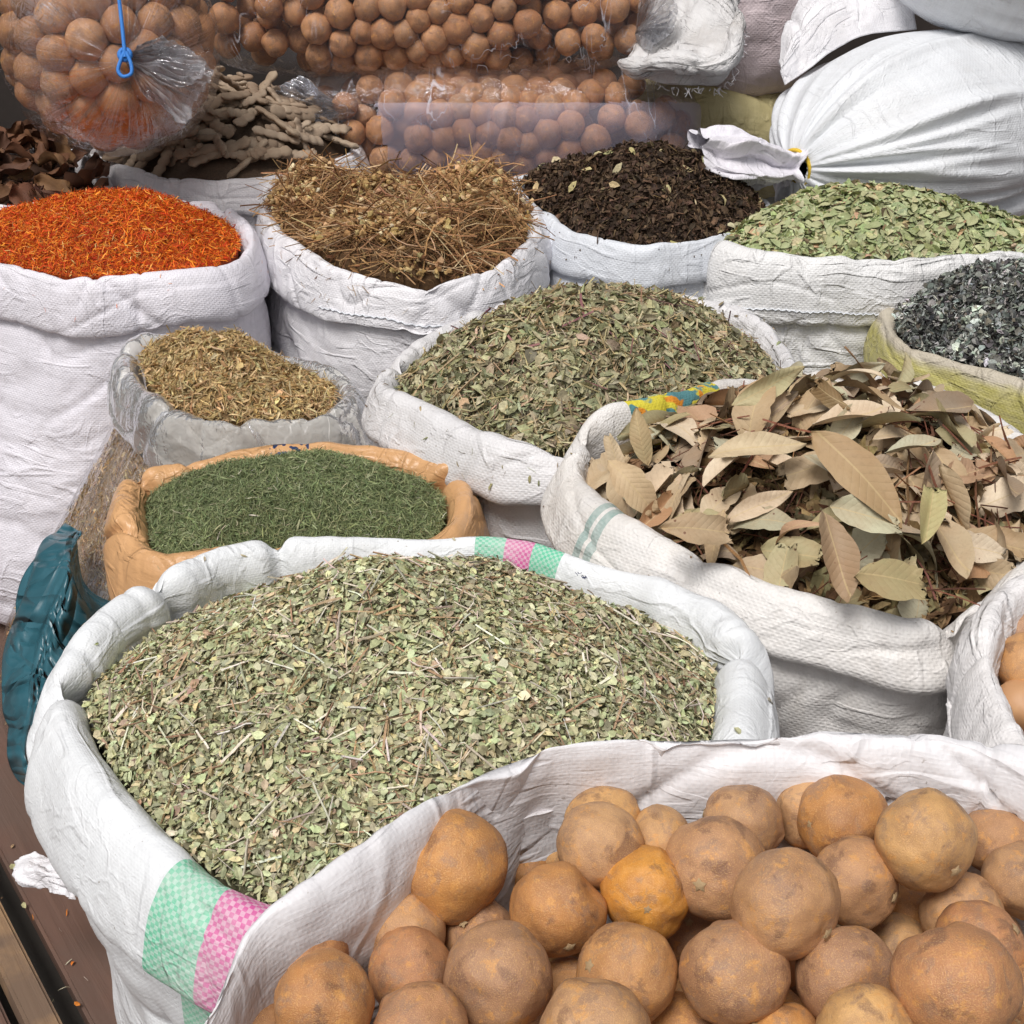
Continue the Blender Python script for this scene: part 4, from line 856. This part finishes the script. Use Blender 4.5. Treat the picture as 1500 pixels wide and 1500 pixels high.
def lime_bag(center, ax, p, rot, n, r, seed, label, fruitlabel, grp, keep, box, maxn):
    from mathutils import Euler
    Rm = np.array(Euler(rot).to_matrix()); c = np.array(center)
    S = superell(np.array(ax)*1.015, p); nu = S.shape[1]; nn = nrm(np.cross(np.roll(S, -1, 1)-np.roll(S, 1, 1), np.gradient(S, axis=0))); nn *= np.sign((nn*S).sum(-1))[..., None]
    S2 = S+nn*(.006*fbm(S*14, seed, 3)+.006*ridge(S*np.array([9, 5, 5]), seed+2, 2, 4))[..., None]
    W = S2@Rm.T+c
    uv = np.stack([S[..., 0], S[..., 2]], -1).reshape(-1, 2)
    root = empty('plastic_bag', c-np.array([0, 0, ax[2]]), label, 'plastic bag')
    child('film', W.reshape(-1, 3), grid_faces(S.shape[0], nu), M['film_c'], root, uv=uv)
    X, rad = pack(n, ax, p, r, seed); 
    qs = [(Rm@X[k]+c, rad[k]) for k in range(n) if keep(X[k], Rm@X[k]+c)]
    bag_limes([a_ for a_, _ in qs], [b_ for _, b_ in qs], fruitlabel, grp, *box, maxn)
    return root, W, nn@Rm.T, uv
# upper bag
def keepf(X, q): return q[1] < c_now[1]+.04 or X[2] > .08
c_now = Q(625, 14, 2.69)
lime_bag(c_now, (.465, .16, .125), 3.4, (math.radians(-4), 0, math.radians(0)), 330, .0288, 3, 'long clear plastic bag of dried limes lying uppermost at the back', '%s row brown dried lime in the %s fifth of the upper clear bag', 'limes in the upper clear bag', keepf, (320, 950, 0, 110), 95)
c_now = Q(726, 176, 2.72)
rt, W, NNv, uvv = lime_bag(c_now, (.405, .17, .112), 3.2, (math.radians(10), math.radians(1.5), 0), 300, .0295, 4, 'clear plastic bag of dried limes with a hazy front, lying under the upper bag', '%s row brown dried lime in the %s fifth of the lower hazy bag', 'limes in the lower hazy bag', keepf, (430, 985, 105, 245), 75)
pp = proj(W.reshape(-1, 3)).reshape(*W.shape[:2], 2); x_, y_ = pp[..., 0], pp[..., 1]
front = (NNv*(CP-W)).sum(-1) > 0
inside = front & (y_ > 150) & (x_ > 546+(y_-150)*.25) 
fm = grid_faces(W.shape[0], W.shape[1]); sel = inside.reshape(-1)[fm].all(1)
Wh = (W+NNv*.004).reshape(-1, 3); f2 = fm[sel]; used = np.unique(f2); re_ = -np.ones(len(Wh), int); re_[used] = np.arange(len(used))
if len(f2): child('painted_haze_panel', Wh[used], re_[f2], M['film_h'], rt, uv=uvv[used], label='lilac film panel over the front of the bag, haze painted into its colour')

# ------------------------------------------------------------------ tied bags
def gathered(neck, axis, Ln, Rr, seed, prof, up=(0, 0, 1), nt=110, nth=220, folds=26, squash=1., amp=1., wid=(.05, .16), lens=(.06, .35), neck_r=.02, bend=None):
    r = np.random.default_rng(seed); ax = nrm(np.array(axis, float)); S_ = nrm(np.cross(ax, up)); U_ = np.cross(S_, ax)
    t = np.linspace(0, 1, nt)[:, None]**1.4; th = (np.arange(nth)*2*math.pi/nth)[None]
    rad = prof(t)*Rr+neck_r*np.exp(-t/.03); D = np.zeros((nt, nth))
    for k in range(folds):
        t0 = r.uniform(0, 2*math.pi); wv = r.uniform(*wid); ln = r.uniform(*lens)*(2.2 if k % 5 == 0 else 1); a_ = r.uniform(.3, 1)*amp*.05*(1 if r.random() > .3 else -1)
        dt = (th-t0+math.pi+.3*np.sin(3*t+k)*t) % (2*math.pi)-math.pi
        D += a_*np.exp(-(dt/(wv*(.5+.8*np.exp(-t*3))))**2)*np.exp(-(t/ln)**1.3)
    rad = rad*(1+D*np.minimum(1, t*40+.5)*2.2)
    lum = np.stack(np.broadcast_arrays(np.cos(th)*1.5+0*t, np.sin(th)*1.5+0*t, t*3), -1); rad = rad*(1+.05*fbm(lum, seed, 3)*np.minimum(1, t*5))
    cen = np.array(neck)+ax*Ln*t[..., None]*1.
    if bend is not None: cen = cen+np.array(bend)*(t[..., None]**2)
    V = cen+S_*(rad*np.cos(th))[..., None]+U_*(rad*np.sin(th))[..., None]*squash
    uv = np.stack(np.broadcast_arrays(th/(2*math.pi)*Rr*6.28+0*t, t*Ln), -1).reshape(-1, 2)
    return V, grid_faces(nt, nth), uv, (ax, S_, U_)
def torus(c, ax, R_, r, n=40, sq=1.):
    ax = nrm(np.array(ax, float)); s = nrm(np.cross(ax, [0, 0, 1.])); u = np.cross(s, ax); a_ = np.linspace(0, 2*math.pi, n)
    return tube(np.array(c)+R_*(np.cos(a_)[:, None]*s+np.sin(a_)[:, None]*u*sq), r, 10)
bell = lambda k, e: (lambda t: np.clip(1-(1-np.clip(t/k, 0, 1))**2.0, 0, 1)**.62*np.sqrt(np.clip(1-np.clip((t-e)/(1-e), 0, 1)**2.4, 0, 1)))
# big tied white sack
mat_tied = cloth_mat('tied_white_sack', (.72, .74, .77), .0042, weave=1.0, dirt=.10, wrinkle=.5)
nk = Q(1165, 247, 2.30); ce = Q(1380, 215, 2.52)
V, Fc, uv, fr = gathered(nk, ce-nk, .74, .222, 5, bell(.42, .6), folds=44, squash=.92, amp=2.4, neck_r=.026, wid=(.03, .09), lens=(.08, .34))
root = empty('tied_sack', (nk[0]+.2, nk[1]+.2, .4), 'big full white sack lying on its side, its gathered neck tied with a yellow band', 'sack')
child('body', V, Fc, mat_tied, root, uv=uv)
V, Fc, uv, _ = gathered(nk, Q(1010, 222, 2.24)-nk, .19, .052, 6, lambda t: np.clip(t*1.6, 0, 1)**.6*(1-.25*t), folds=40, amp=4.5, wid=(.12, .35), lens=(.5, 1.5), squash=.8, neck_r=.022)
V = V+.012*np.stack([fbm(V*22, 3), fbm(V*22, 4), fbm(V*22, 5)], -1)
child('gathered_mouth', V, Fc, mat_saf, root, uv=uv)
for k in range(2):
    V, Fc = torus(nk+fr[0]*(.002+.007*k), fr[0]+np.array([0, .1*k, .15]), .032-.002*k, .0034); child('yellow_band', V, Fc, M['tie_yellow'], root)
# tied clear lime bag
nk = Q(185, 92, 2.02); ce = Q(150, 52, 2.34)
V, Fc, uv, fr = gathered(nk, ce-nk, .50, .182, 8, lambda t: np.clip(1-(1-np.clip(t/.5, 0, 1))**2, 0, 1)**.62*np.sqrt(np.clip(1-np.clip((t-.55)/.45, 0, 1)**2.2, 0, 1)), folds=36, amp=.7, lens=(.08, .25), wid=(.03, .09), neck_r=.014)
root = empty('tied_bag', (ce[0], ce[1], .65), 'round clear plastic bag of dried limes tied with blue string at the upper left', 'plastic bag')
child('film', V, Fc, film_mat('taut_film', (.85, .86, .95), haze=.010, gloss=.16, bumps=1.0, scale=(1.2, .16, 1), rough=.08), root, uv=uv)
cX = nk+fr[0]*.275; X, rad = pack(140, (.172, .182, .182), 2., .0335, 12)
qs = [(cX+fr[0]*X[k][0]+fr[1]*X[k][1]+fr[2]*X[k][2], rad[k]) for k in range(len(X)) if X[k][0] < .05]
bag_limes([a_ for a_, _ in qs], [b_ for _, b_ in qs], '%s row brown dried lime in the %s fifth of the round tied bag', 'limes in the round tied clear bag', 0, 330, 0, 215, 50)
def fan(root, c0, tips, mat, seed, name, nr=26, crum=.02, d0=.0):
    """bunched film: strips of sheet running from the knot to the given tips"""
    tips = np.array(tips); m = len(tips); nc = (m-1)*12+1
    tp, _ = smoothpath(tips, nc); t = np.linspace(0, 1, nr)[:, None, None]
    V = np.array(c0)*(1-t**.8)+tp[None]*t**.8
    s = np.arange(nc)[None]; amp = crum*np.sin(np.pi*np.clip(t[..., 0], 0, 1)**.7*.9+.1)
    zz = amp*np.sign(np.sin(s*1.55))*np.abs(np.sin(s*1.55))**.6+amp*.8*fbm(np.stack(np.broadcast_arrays(s*.35, t[..., 0]*5+seed, 0*s), -1), seed, 3)
    V = V-FW*zz[..., None]; V = V+crum*.45*np.stack([fbm(V*38, seed+k, 2) for k in range(3)], -1)*t
    uv = np.stack(np.broadcast_arrays(s*.01, t[..., 0]*.15), -1).reshape(-1, 2)
    return child(name, V.reshape(-1, 3), grid_faces(nr, nc, False), mat, root, uv=uv)
fan(root, nk, [Q(250, 60, 2.06), Q(300, 85, 2.08), Q(312, 110, 2.06), Q(285, 150, 2.02), Q(268, 178, 2.0), Q(235, 160, 2.0), Q(205, 130, 2.01)], M['film_t'], 3, 'bunched_neck')
fan(root, nk-FW*.012, [Q(235, 55, 2.0), Q(280, 75, 2.0), Q(300, 100, 1.99), Q(280, 125, 1.98), Q(240, 125, 1.98)], M['film_t'], 13, 'bunched_neck', crum=.016)
bs_ = nk-FW*.02
def bt(px, py, d=1.985): return Q(px, py, d)
V, Fc = tube(smoothpath(np.array([bt(172, -20), bt(178, 30), bt(182, 70), bt(183, 84)]), 24)[0], .0029, 8); child('blue_string', V, Fc, M['string_blue'], root)
V, Fc = tube(smoothpath(np.array([bt(183, 74), bt(177, 88), bt(173, 103), bt(180, 112), bt(192, 108), bt(192, 94), bt(185, 76)]), 50)[0], .0029, 8); child('blue_loop', V, Fc, M['string_blue'], root)
V, Fc = torus(bt(183, 80, 1.99), FW, .0075, .0042, 24); child('blue_knot', V, Fc, M['string_blue'], root)

# small clear bag ends at the back
def patch(ctrl, nu=50, nv=50):
    """smooth sheet through a table of (px, py, depth)"""
    C = np.array([[Q(*c) for c in row] for row in ctrl]); A = np.array([smoothpath(r, nu)[0] for r in C]); return np.array([smoothpath(A[:, k], nv)[0] for k in range(nu)]).transpose(1, 0, 2)
def sheet(name, ctrl, mat, label, cat, wr=.006, fr=18, seed=0, root=None, thick=.0015, nu=60, nv=60, pname='sheet', aniso=(1, 1, 1)):
    G = patch(ctrl, nu, nv); n = nrm(np.cross(np.gradient(G, axis=1), np.gradient(G, axis=0)))
    G = G+n*(wr*fbm(G*fr*np.array(aniso), seed, 3)-wr*.9*ridge(G*fr*.5*np.array(aniso), seed+1, 2, 4))[..., None]
    L = np.linalg.norm; du = L(np.diff(G, axis=1), axis=-1).mean(); dv = L(np.diff(G, axis=0), axis=-1).mean()
    uv = np.stack(np.broadcast_arrays(np.arange(nu)[None]*du, np.arange(nv)[:, None]*dv), -1).reshape(-1, 2)
    c = G.mean((0, 1)); me = None
    if root is None:
        o = ob(name, mk(name, (G-c).reshape(-1, 3), grid_faces(nv, nu, False), uv), mat, None, label, cat, loc=Vector(c))
    else: o = child(pname, G, grid_faces(nv, nu, False), mat, root, uv=uv, label=label)
    sdm = o.modifiers.new('thickness', 'SOLIDIFY'); sdm.thickness = thick; sdm.offset = 0
    return o, G
r2 = empty('plastic_bag', Q(445, 160, 2.6), 'crumpled empty neck of a clear plastic bag lying behind the seed pods', 'plastic bag')
fan(r2, Q(520, 170, 2.62), [Q(440, 112, 2.6), Q(405, 128, 2.58), Q(400, 150, 2.56), Q(420, 178, 2.56), Q(455, 190, 2.56)], M['film_t'], 21, 'bunched_neck', crum=.02)
fan(r2, Q(520, 165, 2.6), [Q(455, 118, 2.55), Q(418, 145, 2.55), Q(430, 172, 2.54), Q(470, 185, 2.55)], M['film_c'], 22, 'bunched_neck', crum=.02)
r3 = empty('plastic_bag', Q(960, 30, 2.6), 'crumpled clear plastic bag end beside the frayed sack mouth', 'plastic bag')
fan(r3, Q(930, 50, 2.62), [Q(940, -25, 2.55), Q(975, -15, 2.55), Q(992, 15, 2.53), Q(985, 45, 2.53), Q(950, 72, 2.55)], M['film_t'], 23, 'bunched_neck', crum=.02)

# ------------------------------------------------------------------ full sacks at the back
def pillow(name, center, ax, p, rot, mat, seed, label, fold=.012, cat='sack', fdir=(4, 10, 6)):
    from mathutils import Euler
    S = superell(ax, p, 200, 110); nn = nrm(S); 
    S = S+nn*(.018*fbm(S*5, seed, 3)-fold*ridge(S*np.array(fdir), seed+1, 2, 3.5)+.003*fbm(S*30, seed+3, 2))[..., None]
    th = np.arange(200)/200; uv = np.stack(np.broadcast_arrays(np.linspace(0, 1, 110)[:, None]*ax[0]*3, th[None]*ax[2]*6), -1).reshape(-1, 2)
    o = ob(name, mk(name, S.reshape(-1, 3), grid_faces(110, 200), uv), mat, None, label, cat, loc=Vector(center)); o.rotation_euler = rot; return o
mat_pink = cloth_mat('pinkish_sack', (.66, .56, .58), .0036, weave=1., dirt=.3, dirtcol=(.36, .24, .22), wrinkle=.5)
mat_yel = cloth_mat('mustard_sack', (.55, .48, .25), .0036, weave=.7, dirt=.4, dirtcol=(.30, .23, .08), wrinkle=.9)
pillow('full_sack', Q(1085, 30, 2.85), (.15, .17, .165), 2.6, (0, 0, .2), mat_pink, 7, 'full pinkish sack standing at the back behind the frayed sack mouth', .006)
pillow('full_sack', Q(1040, 203, 2.92), (.22, .16, .135), 2.4, (0, .15, 0), mat_yel, 9, 'mustard yellow full sack lying at the back beneath the pinkish one', .014)
pillow('full_sack', Q(1500, -42, 2.42), (.26, .17, .135), 2.3, (0, .16, .1), mat_tied, 11, 'full white sack with deep folds in the top right corner', .02, fdir=(3, 3, 9))
for (x, zt, dpt, lab) in [(1330, .44, 2.62, 'full white sack lying beneath the neck of the big tied sack'), (1620, .42, 2.70, 'full white sack lying beneath the far end of the big tied sack'), (600, .55, 2.90, 'full white sack beneath the left half of the bagged limes'),
                          (860, .55, 2.90, 'full white sack beneath the right half of the bagged limes'), (1060, .46, 2.98, 'full white sack beneath the mustard yellow sack')]:
    c_ = Q(x, 230, dpt); c_[2] = zt/2+.006; pillow('full_sack', c_, (.19, .16, zt/2), 3., (0, 0, 0), mat_tied, int(x), lab, .01)
# flap of sack cloth over the tied sack
sheet('sack_flap', [[(1330, -45, 2.5), (1250, -40, 2.5), (1185, -15, 2.48), (1150, 40, 2.45), (1138, 90, 2.42)], [(1335, -20, 2.45), (1255, -10, 2.44), (1200, 15, 2.42), (1165, 60, 2.4), (1143, 100, 2.40)],
    [(1345, 42, 2.46), (1275, 50, 2.43), (1225, 70, 2.41), (1185, 100, 2.40), (1150, 125, 2.41)]], mat_flo, 'rolled flap of white sack cloth drooping over the left shoulder of the tied sack', 'sack cloth', wr=.012, fr=14, seed=5)
# frayed sack mouth
root = empty('frayed_sack', Q(1000, 60, 2.6), 'open white sack with a frayed thread fringe beside the upper lime bag', 'sack')
_, Gf = sheet('x', [[(985, -60, 2.75), (1040, -50, 2.7), (1075, -20, 2.62), (1080, 10, 2.58)], [(965, -20, 2.72), (1020, 0, 2.62), (1062, 20, 2.56), (1086, 40, 2.52)], [(940, 40, 2.66), (990, 50, 2.58), (1040, 58, 2.52), (1080, 75, 2.50)],
    [(925, 80, 2.62), (970, 88, 2.55), (1020, 92, 2.50), (1068, 108, 2.50)], [(918, 96, 2.62), (955, 118, 2.56), (1005, 125, 2.52), (1050, 125, 2.52)]], cloth_mat('frayed_cloth', (.66, .65, .65), .0036, weave=1., dirt=.35, wrinkle=1.3), None, None, wr=.020, fr=13, seed=9, root=root, pname='open_mouth')
sheet('x', [[(1000, -60, 2.7), (1060, -50, 2.7), (1090, -10, 2.7)], [(1000, 0, 2.72), (1050, 20, 2.7), (1084, 40, 2.68)], [(960, 60, 2.7), (1010, 90, 2.68), (1060, 112, 2.64)]], mat_dk, None, None, wr=.006, seed=19, root=root, pname='back_cloth')
pth, _ = smoothpath(np.array([Q(905, 92, 2.60), Q(935, 100, 2.54), Q(985, 92, 2.49), Q(1035, 98, 2.46), Q(1070, 80, 2.47), Q(1080, 35, 2.50), Q(1074, -10, 2.55), Q(1060, -50, 2.6)]), 90)
tt_ = np.linspace(0, 1, 90); V, Fc = tube(pth, .008+.016*np.sin(np.pi*np.clip(tt_*1.3, 0, 1)**.8)+.003*np.sin(tt_*23), 40); cc = np.repeat(pth, 40, 0)
V = V+nrm(V-cc)*(.012*fbm(V*20, 61, 3)-.012*ridge(V*np.array([9, 14, 14]), 63, 2, 4))[:, None]
child('rolled_edge', V, Fc, bpy.data.materials['frayed_cloth'], root, uv=np.stack([np.repeat(tt_*.5, 40), np.tile(np.arange(40)/40*.18, 90)], -1))
Vs, Fs = [], []; o_ = 0
edge = np.concatenate([Gf[-1, 15:], Gf[::-1, -1]])-FW*.02-UP*.012
for k in range(70):
    p0 = edge[rng.integers(10, len(edge)-10)]; d = nrm(np.array([rng.normal()*.6+.35, -.2, -1+rng.normal()*.5]))*rng.uniform(.005, .016)
    V, Fc = tube(smoothpath(np.array([p0, p0+d*.5+rng.normal(size=3)*.003, p0+d+rng.normal(size=3)*.005]), 6)[0], .0006, 3); Vs.append(V); Fs.append(Fc+o_); o_ += len(V)
child('fringe', np.concatenate(Vs), np.concatenate(Fs), mat_flo, root, kind='stuff')

# ------------------------------------------------------------------ teal plastic, scrap
def teal_mat():
    q = N('teal_plastic'); tc = q.n('ShaderNodeTexCoord'); n1 = q.noise(tc.outputs['Object'], 9, 4, .6, .5)
    q.set(q.b.inputs['Base Color'], q.mix(q.ramp(n1, .3, .7), (.015, .075, .10), (.04, .14, .18))); q.b.inputs['Roughness'].default_value = .28
    cr = [q.math('MINIMUM', q.math('ABSOLUTE', q.math('SUBTRACT', q.noise(q.mapv(tc.outputs['UV'], v), 1, 2, .5, .6), .5)), .07) for v in ((9, 3, 1), (4, 7, 1), (18, 9, 1))]
    nb = None
    for c_, d_ in zip(cr, (.010, .010, .003)): nb = q.bump(q.math('MULTIPLY', c_, 14.), 1., d_, nb)
    q.set(q.b.inputs['Normal'], nb); return q.m
M['teal'] = teal_mat()
root = empty('teal_bag', P(60, 1150, 0), 'crumpled dark teal plastic bag on the floor behind the striped herb sack', 'plastic bag')
sheet('x', [[(95, 765, 1.75), (60, 790, 1.70), (30, 850, 1.68), (8, 930, 1.66), (2, 1010, 1.6), (5, 1090, 1.56), (20, 1140, 1.55), (45, 1158, 1.54)],
            [(120, 775, 1.68), (95, 820, 1.60), (70, 880, 1.58), (50, 950, 1.56), (40, 1020, 1.52), (42, 1090, 1.5), (55, 1130, 1.5), (70, 1150, 1.5)],
            [(135, 850, 1.66), (125, 880, 1.60), (110, 920, 1.58), (95, 980, 1.56), (90, 1040, 1.53), (90, 1090, 1.52), (92, 1130, 1.52), (95, 1150, 1.52)],
            [(190, 890, 1.68), (180, 910, 1.66), (170, 950, 1.64), (160, 1000, 1.62), (150, 1050, 1.6), (145, 1100, 1.58), (140, 1130, 1.58), (140, 1150, 1.58)]], M['teal'], None, None, wr=.012, fr=8, seed=31, root=root, pname='film', nu=90, nv=90, aniso=(1.6, 1, .7))
sheet('film_scrap', [[(22, 1262, 1.50), (45, 1255, 1.49), (75, 1258, 1.48), (110, 1250, 1.46)], [(24, 1285, 1.485), (50, 1275, 1.45), (80, 1280, 1.44), (115, 1285, 1.43)], [(35, 1300, 1.47), (55, 1300, 1.46), (85, 1308, 1.44), (115, 1318, 1.42)]],
      mat_flo, 'small crumpled scrap of white sacking on the boards left of the striped sack', 'scrap', wr=.008, fr=45, seed=33)

# ------------------------------------------------------------------ floor and added wall
def wood(name, c1, c2, dirx=True):
    q = N(name); tc = q.n('ShaderNodeTexCoord'); o = tc.outputs['Object']; oi = q.n('ShaderNodeObjectInfo')
    g = q.noise(q.mapv(o, (2.5, 60, 60)), 1, 6, .65, .6); g2 = q.noise(o, 7, 5, .6)
    c = q.mix(q.ramp(g, .3, .7), c1, c2); c = q.mix(q.math('MULTIPLY', q.ramp(g2, .42, .6), .75), c, (.10, .075, .062)); c = q.mix(q.math('MULTIPLY', oi.outputs['Random'], .4), c, (.14, .07, .045))
    q.set(q.b.inputs['Base Color'], c); q.b.inputs['Roughness'].default_value = .6; q.set(q.b.inputs['Normal'], q.bump(g, .6, .003)); return q.m
M['plank'] = wood('brown_plank', (.085, .05, .04), (.17, .10, .075)); M['beam'] = wood('tan_batten', (.30, .18, .09), (.42, .27, .14))
def boxmesh(name, sx, sy, sz, bev=.004):
    import bmesh
    bm = bmesh.new(); bmesh.ops.create_cube(bm, size=1); 
    for v in bm.verts: v.co = Vector((v.co.x*sx, v.co.y*sy, v.co.z*sz))
    bmesh.ops.bevel(bm, geom=list(bm.edges), offset=bev, segments=2, affect='EDGES'); me = bpy.data.meshes.new(name); bm.to_mesh(me); bm.free(); return me
A = P(0, 1285, 0)[:2]; B = P(112, 1500, 0)[:2]; d_ = nrm(B-A); ang = math.atan2(d_[1], d_[0]); nl = np.array([-d_[1], d_[0]]);
if nl[0] < 0: nl = -nl          # towards the sacks
plat = ob('floor', None, None, kind='structure', loc=Vector((A[0], A[1], 0)))
pmesh = boxmesh('plank', 4.5, .178, .03); pmesh.materials.append(M['plank'])
for k in range(18):
    off = .012+.09+k*.184; o = ob('plank', pmesh, None, plat); c = nl*off; o.location = (c[0]+d_[0]*-.6, c[1]+d_[1]*-.6, -.016+.001*rng.normal()); o.rotation_euler = (0, 0, ang)
bmesh_ = boxmesh('batten', 4.5, .034, .05); bmesh_.materials.append(M['beam'])
o = ob('batten', bmesh_, None, plat, label='tan edging batten of the boards'); c = -nl*.030; o.location = (c[0], c[1], -.018); o.rotation_euler = (0, 0, ang)
pm3 = boxmesh('plank', 4.5, .24, .03); pm3.materials.append(M['plank'])
for k in range(3):
    o = ob('plank', pm3, None, plat, label='reddish outer board' if k == 0 else None); c = -nl*(.05+.125+k*.246); o.location = (c[0], c[1], -.05); o.rotation_euler = (0, 0, ang)
def plain(name, c1, c2, sc_=4, rough=.85):
    q = N(name); tc = q.n('ShaderNodeTexCoord'); n1 = q.noise(tc.outputs['Object'], sc_, 8, .65); q.set(q.b.inputs['Base Color'], q.mix(q.ramp(n1, .35, .65), c1, c2)); q.b.inputs['Roughness'].default_value = rough
    q.set(q.b.inputs['Normal'], q.bump(n1, .5, .01)); return q.m
gm = mk('ground', [(-60, -60, -.12), (60, -60, -.12), (60, 60, -.12), (-60, 60, -.12)], [(0, 1, 2, 3)]); ob('ground', gm, plain('ground_earth', (.10, .09, .08), (.16, .14, .12)), kind='structure')
wm = boxmesh('wall', 9, .2, 3.2, .01); ob('added_wall', wm, plain('dark_wall', (.02, .015, .013), (.04, .03, .025), 3), None, 'added dark wall blocking sky light behind the stacked bags', 'wall', None, None, Vector((0, 3.75, 1.45)))  # wall added to darken the gaps and keep sky light off from behind
print('objects', len(bpy.data.objects), 'tris', sum(len(m.polygons) for m in bpy.data.meshes))
